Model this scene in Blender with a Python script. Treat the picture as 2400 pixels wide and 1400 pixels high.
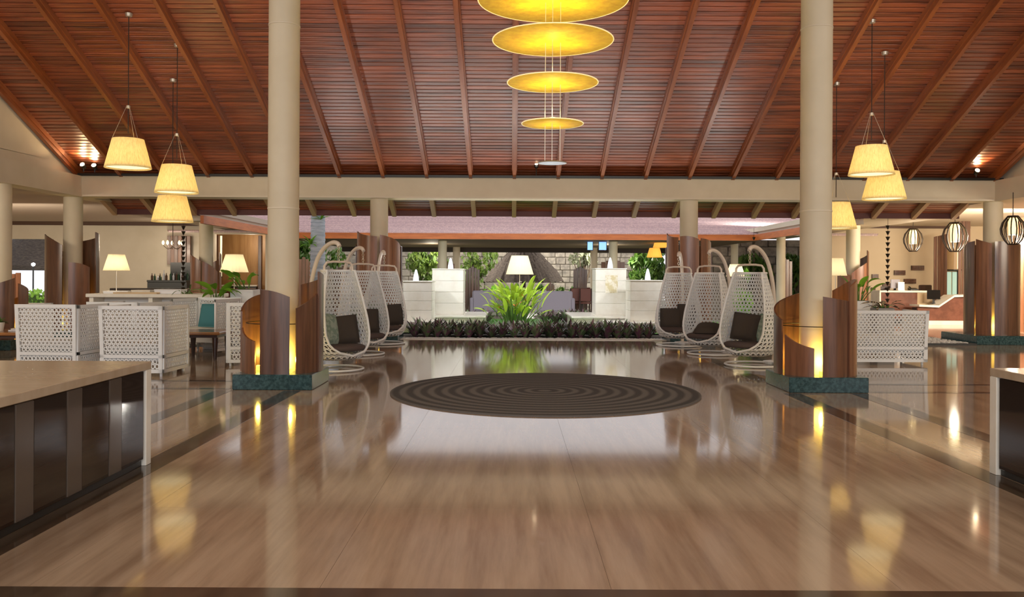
import bpy, math, random
from mathutils import Vector, Matrix
R = random.Random(7)
PI = math.pi
rad = math.radians
SC = bpy.context.scene
COL = SC.collection
for o in list(bpy.data.objects): bpy.data.objects.remove(o)

# ------------------------------------------------------------------ camera
EYE = 1.4
FPX = 2000.0            # focal length in pixels of the 2400 x 1400 frame
HOR = 645.0             # horizon row
ROLL = 0.30
cam_d = bpy.data.cameras.new('camera'); cam = bpy.data.objects.new('camera', cam_d); COL.objects.link(cam)
cam.location = (0, 0, EYE); cam.rotation_euler = (rad(90), rad(-ROLL), 0)
cam_d.sensor_width = 36; cam_d.lens = 36*FPX/2400; cam_d.shift_y = -(700-HOR)/2400
cam_d.clip_start = 0.05; cam_d.clip_end = 300
SC.camera = cam
# ------------------------------------------------------------------ sky (pale even dusk overcast)
W = bpy.data.worlds.new('sky'); SC.world = W; W.use_nodes = True
bg = W.node_tree.nodes['Background']; bg.inputs[0].default_value = (0.92, 0.91, 0.94, 1); bg.inputs[1].default_value = 0.9
# ------------------------------------------------------------------ exposure
SC.view_settings.view_transform = 'Standard'; SC.view_settings.look = 'None'
SC.view_settings.gamma = 1; SC.view_settings.use_curve_mapping = False
SC.view_settings.exposure = 0.33

def lamp(kind, name, loc, energy, color=(1, .85, .62), size=.1, rot=None, **k):
    d = bpy.data.lights.new(name, kind); d.energy = energy; d.color = color
    if kind == 'AREA':
        d.size = size
        if 'sy' in k: d.shape = 'RECTANGLE'; d.size_y = k['sy']
    else: d.shadow_soft_size = size
    if kind == 'SPOT': d.spot_size = rad(k.get('cone', 60)); d.spot_blend = k.get('blend', .6)
    o = bpy.data.objects.new(name, d); COL.objects.link(o); o.location = loc
    if rot is not None: o.rotation_euler = rot
    if 'aim' in k:
        o.rotation_euler = (Vector(k['aim'])-Vector(loc)).to_track_quat('-Z', 'Y').to_euler()
    return o
WARM = (1, .87, .68); COOL = (.92, .96, 1)
# large fill lights added under the ridge (above the picture) to brighten the hall
lamp('AREA', 'ridge_fill', (-6.6, 6.5, 6.9), 170, WARM, 3, (0, 0, 0), sy=2)
lamp('AREA', 'ridge_fill', (7.6, 6.5, 6.9), 170, WARM, 3, (0, 0, 0), sy=2)
lamp('AREA', 'ridge_fill', (0.4, 2.0, 6.0), 130, WARM, 4, (0, 0, 0), sy=2)
# broad fill light added behind the camera, under the front roof
lamp('AREA', 'entrance_fill', (0.4, -3.6, 3.9), 800, (.94, .97, 1), 11, None, sy=2.4, aim=(0.4, 14, 1.0))
# unseen fill lights added in the wings to brighten their walls
for (x, y, e) in ((-13.2, 20.5, 125), (-12.2, 9.5, 150), (13.4, 20.5, 430), (13.0, 9.5, 190)):
    lamp('AREA', 'wing_fill', (x, y, 2.45 if abs(x) < 9 else 2.35), e, WARM, 1.2 if abs(x) < 9 else 4.0, None, sy=.4, aim=(x, y+8, -1.8))
# spots added at the planting bed to give the roof planks a sheen
for k in range(10): lamp('SPOT', 'bed_fill', (-4.2+k*1.03, 18.78, .03), 62, (1, .95, .90), .05, cone=105, aim=(-4.2+k*1.03, 15.2, 4.9))
# added courtyard lights under the eaves, without fixtures
for (x, e) in ((-3.6, 45), (.4, 55), (4.6, 45)):
    lamp('SPOT', 'courtyard_fill', (x, 20.3, 2.75), e*4, COOL, .12, cone=120, aim=(x*.7+.1, 23.2, .3))
for x in (-3, 3.6): lamp('POINT', 'pavilion_lamp', (x, 32, 2.2), 35, WARM, .2)
for (x, y, z, e) in ((-2.5, 38.5, 2.9, 560), (4.5, 38.5, 2.9, 560), (1, 43, 4.0, 450), (9, 31, 3.2, 350), (-15.5, 31, 3.0, 300)):
    lamp('POINT', 'garden_fill', (x, y, z), e, (1, .95, .85), .3)  # added lights that brighten the garden, no fixtures

# ------------------------------------------------------------------ helpers
def at(px, py, d):
    """a pixel of the frame at depth d (metres along Y) as a point"""
    t = math.tan(rad(ROLL)); y = py - t*(px-1200); x = px + t*(py-HOR)
    return Vector(((x-1200)/FPX*d, d, EYE-(y-HOR)/FPX*d))
MATS = {}
def node(nt, t, **k):
    n = nt.nodes.new(t)
    for a, b in k.items(): setattr(n, a, b)
    return n
def mat(name, col, rough=.5, metal=0, spec=.5, emit=None, es=0, coat=0, coatr=.1, noise=None, bump=None, objrand=0, trans=0, coords='Object', sss=0):
    """noise = (scale xyz, col2, detail, lo, hi); bump = (scale xyz, strength)"""
    if name in MATS: return MATS[name]
    m = bpy.data.materials.new(name); m.use_nodes = True; nt = m.node_tree; b = nt.nodes['Principled BSDF']
    L = nt.links.new
    b.inputs['Base Color'].default_value = (*col, 1); b.inputs['Roughness'].default_value = rough
    b.inputs['Metallic'].default_value = metal; b.inputs['Specular IOR Level'].default_value = spec
    b.inputs['Coat Weight'].default_value = coat; b.inputs['Coat Roughness'].default_value = coatr
    if emit: b.inputs['Emission Color'].default_value = (*emit, 1); b.inputs['Emission Strength'].default_value = es
    tc = None
    def coord(scale):
        nonlocal tc
        if tc is None: tc = node(nt, 'ShaderNodeTexCoord') if coords == 'Object' else node(nt, 'ShaderNodeNewGeometry')
        mp = node(nt, 'ShaderNodeMapping'); mp.inputs['Scale'].default_value = scale
        L(tc.outputs['Object' if coords == 'Object' else 'Position'], mp.inputs[0])
        if objrand and coords == 'Object':
            oi = node(nt, 'ShaderNodeObjectInfo'); ml = node(nt, 'ShaderNodeMath', operation='MULTIPLY'); ml.inputs[1].default_value = 37
            L(oi.outputs['Random'], ml.inputs[0]); L(ml.outputs[0], mp.inputs['Location'])
        return mp.outputs[0]
    out = None
    if noise:
        sc, c2, det, lo, hi = noise
        n = node(nt, 'ShaderNodeTexNoise'); n.inputs['Scale'].default_value = 1; n.inputs['Detail'].default_value = det; n.inputs['Roughness'].default_value = .6
        L(coord(sc), n.inputs['Vector'])
        rp = node(nt, 'ShaderNodeMapRange'); rp.inputs[1].default_value = lo; rp.inputs[2].default_value = hi; L(n.outputs[0], rp.inputs[0])
        mx = node(nt, 'ShaderNodeMix', data_type='RGBA'); mx.inputs['A'].default_value = (*col, 1); mx.inputs['B'].default_value = (*c2, 1)
        L(rp.outputs[0], mx.inputs['Factor']); out = mx.outputs['Result']
    if objrand:
        oi = node(nt, 'ShaderNodeObjectInfo'); mr = node(nt, 'ShaderNodeMapRange'); mr.inputs[3].default_value = 1-objrand; mr.inputs[4].default_value = 1+objrand
        L(oi.outputs['Random'], mr.inputs[0])
        hs = node(nt, 'ShaderNodeHueSaturation'); L(mr.outputs[0], hs.inputs['Value'])
        if out: L(out, hs.inputs['Color'])
        else: hs.inputs['Color'].default_value = (*col, 1)
        out = hs.outputs[0]
    if out: L(out, b.inputs['Base Color'])
    if bump:
        n = node(nt, 'ShaderNodeTexNoise'); n.inputs['Scale'].default_value = 1; n.inputs['Detail'].default_value = 4
        L(coord(bump[0]), n.inputs['Vector']); bp = node(nt, 'ShaderNodeBump'); bp.inputs['Strength'].default_value = bump[1]; bp.inputs['Distance'].default_value = .02
        L(n.outputs[0], bp.inputs['Height']); L(bp.outputs[0], b.inputs['Normal'])
    if trans:
        tr = node(nt, 'ShaderNodeBsdfTranslucent'); tr.inputs[0].default_value = (*col, 1)
        if out: L(out, tr.inputs[0])
        ms = node(nt, 'ShaderNodeMixShader'); ms.inputs[0].default_value = trans
        L(b.outputs[0], ms.inputs[1]); L(tr.outputs[0], ms.inputs[2]); L(ms.outputs[0], nt.nodes['Material Output'].inputs[0])
    MATS[name] = m
    return m

class MB:
    def __init__(s): s.v = []; s.f = []
    def add(s, vs, fs):
        n = len(s.v); s.v += [tuple(v) for v in vs]; s.f += [tuple(i+n for i in f) for f in fs]; return s
    def box(s, x0, x1, y0, y1, z0, z1):
        return s.add([(x0,y0,z0),(x1,y0,z0),(x1,y1,z0),(x0,y1,z0),(x0,y0,z1),(x1,y0,z1),(x1,y1,z1),(x0,y1,z1)],
                     [(0,3,2,1),(4,5,6,7),(0,1,5,4),(1,2,6,5),(2,3,7,6),(3,0,4,7)])
    def rbox(s, x0, x1, y0, y1, z0, z1, b=.01):
        """box with chamfered edges"""
        vs = []; 
        for z, q in ((z0, b), (z0+b, 0), (z1-b, 0), (z1, b)):
            vs += [(x0+b+q, y0+q, z), (x1-b-q, y0+q, z), (x1-q, y0+b+q, z), (x1-q, y1-b-q, z), (x1-b-q, y1-q, z), (x0+b+q, y1-q, z), (x0+q, y1-b-q, z), (x0+q, y0+b+q, z)]
        fs = [tuple(range(7, -1, -1)), tuple(range(24, 32))]
        for r in range(3):
            for i in range(8): j = (i+1) % 8; fs.append((r*8+i, r*8+j, r*8+8+j, r*8+8+i))
        return s.add(vs, fs)
    def prism(s, poly, a0, a1, axis='y'):
        """polygon in the plane across `axis`, extruded from a0 to a1"""
        n = len(poly)
        P = {'y': lambda p, a: (p[0], a, p[1]), 'x': lambda p, a: (a, p[0], p[1]), 'z': lambda p, a: (p[0], p[1], a)}[axis]
        vs = [P(p, a0) for p in poly]+[P(p, a1) for p in poly]
        fs = [tuple(range(n)), tuple(range(2*n-1, n-1, -1))]+[(i, i+n, (i+1) % n+n, (i+1) % n) for i in range(n)]
        return s.add(vs, fs)
    def tube(s, pts, r, n=8, closed=False):
        pts = [Vector(p) for p in pts]; m = len(pts); rs = r if isinstance(r, (list, tuple)) else [r]*m
        base = len(s.v); up = None
        for i, p in enumerate(pts):
            a = pts[(i-1) % m] if (closed or i > 0) else p; c = pts[(i+1) % m] if (closed or i < m-1) else p
            t = (c-a).normalized()
            if up is None: up = Vector((0, 0, 1)) if abs(t.z) < .9 else Vector((1, 0, 0))
            sd = t.cross(up)
            if sd.length < 1e-4: sd = t.orthogonal()
            sd.normalize(); up = sd.cross(t).normalized()
            for k in range(n):
                an = 2*PI*k/n; s.v.append(tuple(p+sd*(rs[i]*math.cos(an))+up*(rs[i]*math.sin(an))))
        for i in range(m if closed else m-1):
            for k in range(n):
                a = base+i*n+k; b = base+i*n+(k+1) % n; c = base+((i+1) % m)*n+(k+1) % n; d = base+((i+1) % m)*n+k
                s.f.append((a, b, c, d))
        if not closed:
            s.f.append(tuple(base+k for k in range(n-1, -1, -1))); s.f.append(tuple(base+(m-1)*n+k for k in range(n)))
        return s
    def lathe(s, prof, n=24, c=(0, 0, 0), cap=True):
        base = len(s.v); m = len(prof)
        for (r, z) in prof:
            for k in range(n): a = 2*PI*k/n; s.v.append((c[0]+r*math.cos(a), c[1]+r*math.sin(a), c[2]+z))
        for i in range(m-1):
            for k in range(n): k2 = (k+1) % n; s.f.append((base+i*n+k, base+i*n+k2, base+i*n+n+k2, base+i*n+n+k))
        if cap:
            if prof[0][0] > 1e-5: s.f.append(tuple(base+k for k in range(n-1, -1, -1)))
            if prof[-1][0] > 1e-5: s.f.append(tuple(base+(m-1)*n+k for k in range(n)))
        return s
    def grid(s, fn, nu, nv, cu=False):
        base = len(s.v); w = nu if cu else nu+1
        for j in range(nv+1):
            for i in range(w): s.v.append(tuple(fn(i/nu, j/nv)))
        for j in range(nv):
            for i in range(nu):
                i2 = (i+1) % w if cu else i+1
                s.f.append((base+j*w+i, base+j*w+i2, base+(j+1)*w+i2, base+(j+1)*w+i))
        return s
    def build(s, name, m, parent=None, smooth=False, loc=None, rotz=0):
        me = bpy.data.meshes.new(name); me.from_pydata(s.v, [], s.f); me.update()
        if smooth:
            me.polygons.foreach_set('use_smooth', [True]*len(me.polygons))
        me.materials.append(m)
        return link(name, me, parent, loc, rotz)
def link(name, me, parent=None, loc=None, rotz=0):
    o = bpy.data.objects.new(name, me); COL.objects.link(o)
    if parent: o.parent = parent
    if loc is not None: o.location = loc
    if rotz: o.rotation_euler.z = rotz
    return o
def soft(o, ang=40):
    """smooth shading with sharp edges above ang"""
    me = o.data; me.polygons.foreach_set('use_smooth', [True]*len(me.polygons))
    me.set_sharp_from_angle(angle=rad(ang)); return o
def tag(o, label, cat, group=None, kind=None):
    o['label'] = label; o['category'] = cat
    if group: o['group'] = group
    if kind: o['kind'] = kind
    return o
def thing(name, label, cat, loc=(0, 0, 0), rotz=0, group=None, kind=None):
    o = bpy.data.objects.new(name, None); COL.objects.link(o); o.location = loc; o.rotation_euler = (0, 0, rotz)
    o.empty_display_size = .1
    return tag(o, label, cat, group, kind)
def struct(o): o['kind'] = 'structure'; return o
def copy_tree(o, loc=None, rotz=None, label=None, parent=None):
    c = o.copy(); COL.objects.link(c)
    if parent: c.parent = parent
    if loc is not None: c.location = loc
    if rotz is not None: c.rotation_euler = (0, 0, rotz)
    if label: c['label'] = label
    for ch in o.children: copy_tree(ch, parent=c)
    return c
def arc(c, r, a0, a1, n, plane='xz'):
    out = []
    for i in range(n+1):
        a = rad(a0+(a1-a0)*i/n); u = r*math.cos(a); w = r*math.sin(a)
        out.append((c[0]+u, c[1], c[2]+w) if plane == 'xz' else ((c[0], c[1]+u, c[2]+w) if plane == 'yz' else (c[0]+u, c[1]+w, c[2])))
    return out
def lattice(mb, f, nx, ny, thick=.012, s=.2, hole=.6):
    """pierced ring lattice over a surface f(u, v, w): hexagon cells, u and v from 0 to 1, w = offset across the thickness"""
    h = math.sqrt(3)/2; W_ = nx+.5; H_ = ny*h+.3
    for j in range(ny):
        for i in range(nx):
            cx = i+.5+(.5 if j % 2 else 0); cy = j*h+.58
            Rc = 1/math.sqrt(3); out = []; inn = []
            for k in range(6):
                a0 = rad(30+60*k); a1 = rad(90+60*k)
                p0 = (Rc*math.cos(a0), Rc*math.sin(a0)); p1 = (Rc*math.cos(a1), Rc*math.sin(a1))
                for t in (.5-s, .5+s):
                    q = (p0[0]+(p1[0]-p0[0])*t, p0[1]+(p1[1]-p0[1])*t); out.append(q)
                    l = math.hypot(*q); inn.append((q[0]/l*hole*.5, q[1]/l*hole*.5))
            n = len(mb.v)
            for w in (0, thick):
                for ring in (out, inn):
                    for q in ring:
                        mb.v.append(tuple(f(min(1, max(0, (cx+q[0])/W_)), min(1, max(0, (cy+q[1])/H_)), w)))
            for k in range(12):
                k2 = (k+1) % 12
                mb.f.append((n+k, n+k2, n+12+k2, n+12+k)); mb.f.append((n+24+k2, n+24+k, n+36+k, n+36+k2))
                mb.f.append((n+12+k, n+12+k2, n+36+k2, n+36+k))
                if k % 2: mb.f.append((n+k2, n+k, n+24+k, n+24+k2))
    return mb
# ------------------------------------------------------------------ materials
cream = mat('cream_plaster', (.70, .61, .455), .6, noise=((1.5, 1.5, 1.5), (.64, .55, .40), 3, .35, .7))
cream2 = mat('pale_plaster', (.74, .65, .51), .6, noise=((1.2, 1.2, 1.2), (.68, .59, .45), 3, .35, .7))
mauve = mat('beige_ceiling_paint', (.52, .42, .34), .7)
sand = mat('sand_wall_paint', (.66, .52, .35), .7, noise=((.8, .8, .8), (.62, .48, .31), 3, .35, .7))
plankm = mat('varnished_plank', (.32, .080, .028), .36, spec=.5, noise=((1.1, 14, 14), (.10, .020, .006), 6, .42, .70), bump=((5, 40, 40), .35), objrand=.34, coat=.8, coatr=.36)
raftm = mat('rafter_wood', (.36, .105, .028), .38, noise=((9, 1.2, 9), (.22, .055, .014), 4, .4, .7), objrand=.1, coat=.25, coatr=.3)
raftc = mat('pale_rafter_tail', (.55, .36, .20), .45)
dark = mat('black_metal', (.012, .011, .010), .4)
bronze = mat('dark_bronze', (.035, .022, .014), .4, metal=.3)
shellm = mat('shell_wood', (.17, .074, .038), .30, noise=((16, 16, 1.0), (.070, .030, .018), 5, .38, .7), objrand=.12, coat=.4, coatr=.2)
shellr = mat('shell_wood_red', (.26, .105, .050), .32, noise=((16, 16, 1.0), (.13, .050, .024), 5, .38, .7), objrand=.1, coat=.3, coatr=.25)
granite = mat('green_granite', (.020, .050, .055), .18, noise=((30, 30, 30), (.055, .115, .12), 6, .4, .65))
stripem = mat('dark_marble_inlay', (.055, .036, .024), .09, noise=((6, 2, 6), (.10, .068, .045), 5, .4, .7), coords='World')
white = mat('white_weave', (.86, .87, .87), .5, bump=((220, 220, 220), .15))
whitep = mat('white_paint', (.86, .87, .87), .4)
marble = mat('white_marble', (.80, .76, .68), .25, noise=((2.5, 2.5, 2.5), (.70, .64, .54), 6, .42, .7), coords='World')
ctop = mat('beige_marble_top', (.46, .36, .26), .16, noise=((2, 9, 4), (.40, .30, .20), 6, .38, .7), coords='World')
brownfab = mat('brown_fabric', (.062, .046, .036), .9, bump=((300, 300, 300), .2))
greenfab = mat('green_leaf_print_fabric', (.22, .30, .24), .9, noise=((14, 14, 14), (.36, .42, .36), 3, .47, .54))
tealfab = mat('teal_fabric', (.06, .22, .25), .9)
shade_y = mat('amber_pleated_shade', (.86, .72, .38), .8, emit=(1, .76, .32), es=.16, trans=.35, noise=((60, 60, 2), (.72, .57, .26), 3, .4, .65))
shade_w = mat('cream_pleated_shade', (.90, .80, .58), .8, emit=(1, .86, .58), es=.18, trans=.4)
bulbm = mat('lamp_diffuser', (1, .9, .7), .5, emit=(1, .86, .48), es=1.0)
lensm = mat('spot_lens', (1, .9, .7), .3, emit=(1, .80, .50), es=40)
discm = mat('gold_leaf_disc', (.92, .76, .030), .5, trans=.5, emit=(1, .80, .03), es=.12, noise=((10, 10, 10), (.80, .60, .015), 6, .4, .62))
cord = mat('dark_cord', (.03, .018, .012), .7)
wire = mat('steel_wire', (.62, .55, .45), .35, metal=.7)
leafg = mat('bright_leaf', (.22, .48, .035), .45, trans=.3, objrand=.25)
leafd = mat('garden_leaf', (.06, .15, .022), .5, trans=.25, noise=((3, 3, 3), (.17, .27, .05), 3, .4, .65))
leafp = mat('purple_green_leaf', (.15, .21, .10), .28, noise=((9, 9, 9), (.20, .085, .13), 2, .45, .58), objrand=.4)
stemm = mat('green_stem', (.10, .20, .03), .6)
barkm = mat('blue_lit_bark', (.34, .38, .46), .8, noise=((3, 3, 26), (.55, .58, .66), 4, .4, .65), bump=((3, 3, 30), .5))  # blue lighting on the trunk is put into this colour
trunkm = mat('brown_bark', (.10, .07, .045), .9)
turf = mat('turf', (.09, .19, .05), .9, noise=((9, 9, 9), (.14, .28, .08), 4, .4, .65))
pebm = mat('white_pebble', (.68, .66, .62), .6, objrand=.1)
soil = mat('soil', (.035, .025, .018), .95)
thatch = mat('thatch', (.035, .024, .018), .95, noise=((8, 8, 30), (.075, .055, .040), 5, .4, .65), bump=((20, 20, 60), .8))
stonem = mat('garden_stone', (.42, .36, .29), .85, noise=((4, 4, 4), (.22, .19, .16), 6, .4, .65), bump=((9, 9, 9), .6), objrand=.12)
fascia = mat('orange_fascia_wood', (.62, .17, .035), .45, noise=((2, 2, 12), (.48, .12, .025), 4, .4, .65))
glass = mat('tinted_glass', (.015, .013, .012), .05)
tablew = mat('table_wood', (.34, .15, .05), .25, noise=((3, 12, 3), (.25, .10, .03), 4, .4, .65), coat=.4)
legw = mat('dark_leg_wood', (.045, .018, .012), .35)
# ================================================================== SETTING
floorm = mat('polished_travertine', (.40, .285, .195), .085, spec=.55, noise=((7.5, .6, 1), (.235, .152, .098), 8, .36, .70), coords='World', objrand=.03, coat=.12, coatr=.04)
# --- floor: base slab, 300 polished slabs of it as pieces, dark inlays
fb = MB().box(-18, 18, -5, 18.4, -.12, -.012); fb.box(-18, -7.6, 18.4, 29, -.12, -.012); fb.box(8.3, 18, 18.4, 29, -.12, -.012)
floor = struct(fb.build('floor', mat('floor_joint', (.22, .15, .095), .3)))
TX, TY, g = 1.3, 1.33, .0007
tme = MB().box(g, TX-g, g, TY-g, -.012, 0).build('tile', floorm, floor, loc=(-99, 0, 0)); tile_mesh = tme.data
bpy.data.objects.remove(tme)
nt_ = 0
for j in range(14):
    for i in range(20):
        x = -12.55+i*TX; y = -.22+j*TY
        if abs(x+TX/2) > (y+TY)*.62+1.6: continue
        link('tile', tile_mesh, floor, (x, y, 0)); nt_ += 1
# the rest of the paving, beyond and beside the slabs that show
rest = MB()
for j in range(-4, 22):
    for i in range(-4, 24):
        x = -12.55+i*TX; y = -.22+j*TY
        if 0 <= j < 14 and 0 <= i < 20 and not abs(x+TX/2) > (y+TY)*.62+1.6: continue
        x1, y1 = x+TX, y+TY
        if y < -5 or x < -18 or x1 > 18.3: continue
        if y >= 18.3 and -7.8 < x+TX/2 < 8.5: continue
        if y1 > 29: continue
        rest.box(x+g, x1-g, y+g, y1-g, -.012, 0)
ro = rest.build('paving', floorm, floor); ro['kind'] = 'stuff'
# dark marble inlay bands, 1.5 mm proud
def inlay(x0, x1, y0, y1): MB().box(x0, x1, y0, y1, -.01, .0015).build('inlay_band', stripem, floor)
for (a, b) in ((-2.72, -2.52), (-3.54, -3.34), (3.25, 3.45), (4.06, 4.26)):
    inlay(a, b, 3.8, 10.22); inlay(a, b, 11.28, 17.9)
for (x0, x1) in ((-9.2, -3.42), (4.3, 10.2)):
    inlay(x0, x1, 10.3, 10.42); inlay(x0, x1, 11.05, 11.17)
inlay(-9, 9.5, 3.3, 3.80)

# --- hall roof: sloping plank ceiling with rafters
RX0, RX1 = -9.35, 10.45; BY = 18.4; ZB = 3.56; SL = .43; RY = 7.0
def zr(y): return ZB+SL*(BY-y)
YE = 19.98
sec = [(YE, zr(YE)+.03), (RY, zr(RY)+.03), (-5, zr(RY)-SL*(RY+5)+.03), (-5, zr(RY)-SL*(RY+5)+.12), (RY, zr(RY)+.14), (YE, zr(YE)+.12)]
ceil = struct(MB().prism(sec, RX0, RX1, 'x').build('ceiling', mat('roof_backing', (.05, .014, .006), .7)))
th = math.atan(SL); ct, st = math.cos(th), math.sin(th)
PW = .112
pm = MB().prism([(0, .006), (.006, 0), (PW-.022, 0), (PW-.016, .006), (PW-.016, .022), (0, .022)], 0, RX1-RX0, 'x')
pme = bpy.data.meshes.new('plank'); pme.from_pydata(pm.v, [], pm.f); pme.materials.append(plankm)
npl = int((YE-RY)/ct/PW)
for k in range(npl):
    o = link('plank', pme, ceil); y = YE-k*PW*ct
    o.location = (RX0, y, zr(y)); o.rotation_euler = (PI-th, 0, 0); o.rotation_euler = (0, 0, 0)
    # local +Y runs up the slope towards the ridge (-Y world), local +Z is the outer side
    o.matrix_world = Matrix(((1, 0, 0, RX0), (0, -ct, st, y), (0, st, ct, zr(y)), (0, 0, 0, 1)))
fp = MB()
for k in range(int((RY+5)/ct/PW)):
    y = RY-k*PW*ct; z = zr(RY)-SL*(RY-y); y2 = y-(PW-.01)*ct; z2 = z-(PW-.01)*st
    fp.add([(RX0, y, z), (RX1, y, z), (RX1, y2, z2), (RX0, y2, z2)], [(0, 1, 2, 3)])
fo = fp.build('plank_field', plankm, ceil); fo['kind'] = 'stuff'
nR = 21; DX = .933
rm = MB()
Lr = (BY+.1-RY)/ct
for (w, d0, d1) in ((.055, 0, -.10), (.036, -.10, -.17)):
    rm.box(-w, w, 0, Lr, d1, d0)
rme = bpy.data.meshes.new('rafter'); rme.from_pydata(rm.v, [], rm.f); rme.materials.append(raftm)
rt = MB(); Lt = (YE-BY-.35)/ct
rt.box(-.05, .05, -Lt, 0, -.13, 0)
rte = bpy.data.meshes.new('rafter_tail'); rte.from_pydata(rt.v, [], rt.f); rte.materials.append(raftc)
rf = MB(); rf.box(-.05, .05, 0, (RY+5)/ct, -.16, 0)
rfe = bpy.data.meshes.new('rafter'); rfe.from_pydata(rf.v, [], rf.f); rfe.materials.append(raftm)
for k in range(-10, 12):
    x = .04+k*DX
    if x < RX0+.05 or x > RX1-.05: continue
    o = link('rafter', rme, ceil); o.matrix_world = Matrix(((1, 0, 0, x), (0, -ct, st, BY+.1), (0, st, ct, zr(BY+.1)), (0, 0, 0, 1)))
    o = link('rafter_tail', rte, ceil); y = BY+.38; o.matrix_world = Matrix(((1, 0, 0, x), (0, -ct, st, y), (0, st, ct, zr(y)), (0, 0, 0, 1)))
    o = link('rafter', rfe, ceil); o.matrix_world = Matrix(((1, 0, 0, x), (0, -ct, -st, RY), (0, -st, ct, zr(RY)), (0, 0, 0, 1)))
MB().box(RX0, RX1, YE-.03, YE+.03, zr(YE)-.11, zr(YE)+.14).build('eave_board', mat('eave_board', (.13, .04, .035), .6), ceil)

# --- beams, gables
ZT, ZBm = 3.47, 3.03
b = MB().box(RX0-.25, RX1+.25, 18.22, 18.72, ZBm, ZT); struct(b.build('beam_back', cream))
MB().box(RX0, RX1, 18.15, 18.30, ZT, ZT+.05).build('cable_tray', dark, bpy.data.objects['beam_back'])
MB().box(RX0+.2, RX1-.2, 18.16, 18.24, ZBm, ZBm+.035).build('lip', cream2, bpy.data.objects['beam_back'])
for nm, x in (('beam_left', RX0-.05), ('beam_right', RX1+.05)):
    b = MB().box(x-.2, x+.2, -5, 18.22, ZBm, ZT); b.box(x-.2, x+.2, 18.72, 27.7, ZBm, ZT-.12); struct(b.build(nm, cream2))
for nm, x in (('wall_left_gable', RX0-.1), ('wall_right_gable', RX1+.1)):
    zz = zr(RY)-SL*(RY+5)
    b = MB().prism([(18.3, ZT), (18.3, zr(18.3)+.1), (RY, zr(RY)+.1), (-5, zz+.1), (-5, ZT)], x-.08, x+.08, 'x'); struct(b.build(nm, cream2))
# --- wing ceilings and walls
b = MB().box(-18, RX0-.2, -5, 28.6, 3.1, 3.2); b.box(RX0-.2, -7.3, 20.4, 28.6, 2.86, 3.0); struct(b.build('ceiling_left_wing', mauve))
b = MB().box(RX1+.2, 18, -5, 28.6, 3.1, 3.2); b.box(8.0, RX1+.2, 20.4, 33.5, 2.86, 3.0); struct(b.build('ceiling_right_wing', cream2))
def wall(name, x0, x1, y0, y1, z0, z1, holes, m):
    """wall facing -Y with rectangular openings (xa, xb, za, zb)"""
    mb = MB(); xs = sorted({x0, x1, *[h[0] for h in holes], *[h[1] for h in holes]})
    for a, c in zip(xs, xs[1:]):
        hs = sorted([h for h in holes if h[0] <= a+1e-6 and h[1] >= c-1e-6], key=lambda h: h[2]); z = z0
        for h in hs:
            if h[2] > z: mb.box(a, c, y0, y1, z, h[2])
            z = h[3]
        if z < z1: mb.box(a, c, y0, y1, z, z1)
    return struct(mb.build(name, m))
A = at(17, 560, 28.4); B = at(125, 690, 28.4)
barA = at(503, 549, 28.4); barB = at(622, 560, 28.4)
wall('wall_back_left', -18, -7.6, 28.4, 28.6, 0, 3.1, [(A.x, B.x, B.z-.3, A.z), (barA.x, barB.x, 0, barA.z)], cream2)
wall('wall_back_right', 10.55, 18, 28.4, 28.6, 0, 3.1, [], sand)
struct(MB().box(-18.1, -18, -5, 28.6, 0, 3.1).build('wall_left', cream2)); struct(MB().box(18, 18.1, -5, 28.6, 0, 3.1).build('wall_right', sand))
struct(MB().box(-18, -9.6, 28.30, 28.4, 2.98, 3.1).build('trim_1', mat('dark_trim', (.10, .05, .03), .6)))
struct(MB().box(10.6, 15.2, 28.30, 28.4, 3.02, 3.1).build('trim_2', MATS['dark_trim']))
# bar alcove behind the opening
al = MB().box(barA.x-.6, barB.x+.5, 30.6, 30.7, 0, 3); al.box(barA.x-.7, barA.x-.6, 28.6, 30.6, 0, 3); al.box(barB.x+.5, barB.x+.6, 28.6, 30.6, 0, 3); al.box(barA.x-.7, barB.x+.6, 28.6, 30.6, 2.9, 3)
struct(al.build('wall_bar_alcove', mat('gilded_wood_panel', (.30, .165, .06), .5, noise=((7, 7, .8), (.22, .11, .035), 4, .4, .65))))
struct(MB().box(barA.x-.6, barB.x+.5, 28.6, 30.6, -.1, 0).build('floor_bar_alcove', floorm))
lamp('POINT', 'bar_lamp', ((barA.x+barB.x)/2, 29.6, 2.5), 45, WARM, .2)

# --- courtyard: kerb, ground, roofs around it
struct(MB().box(-7.6, 8.3, 18.4, 27.6, -.2, -.03).build('ground_courtyard', soil))
lawn = MB().grid(lambda u, v: (-6.9+14.4*u, 20.6+6.6*v, .0+.02*math.sin(u*37)*math.sin(v*19)), 40, 20).build('lawn', turf); struct(lawn)
gr = MB(); 
for k in range(5200):
    x = R.uniform(-5.5, 6.2); y = R.uniform(20.7, 26.4)
    if (y < 24.7 and (-2.9 < x < -.6 or 1.5 < x < 4.0)) or (x < -4.2 and y < 21.6) or math.hypot(x-.06, y-22.2) < .5: continue
    h = R.uniform(.04, .09); a = R.uniform(0, PI); dx, dy = .012*math.cos(a), .012*math.sin(a)
    gr.add([(x-dx, y-dy, 0), (x+dx, y+dy, 0), (x+R.uniform(-.03, .03), y+R.uniform(-.03, .03), h)], [(0, 1, 2)])
tag(gr.build('grass', mat('grass_blade', (.10, .33, .04), .7, trans=.3)), 'bright green short grass growing in the courtyard', 'grass', kind='stuff')
struct(MB().box(-7.6, 8.3, 27.6, 36.5, -.2, 0).build('floor_pavilion', mat('pavilion_paving', (.22, .17, .13), .25)))
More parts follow.
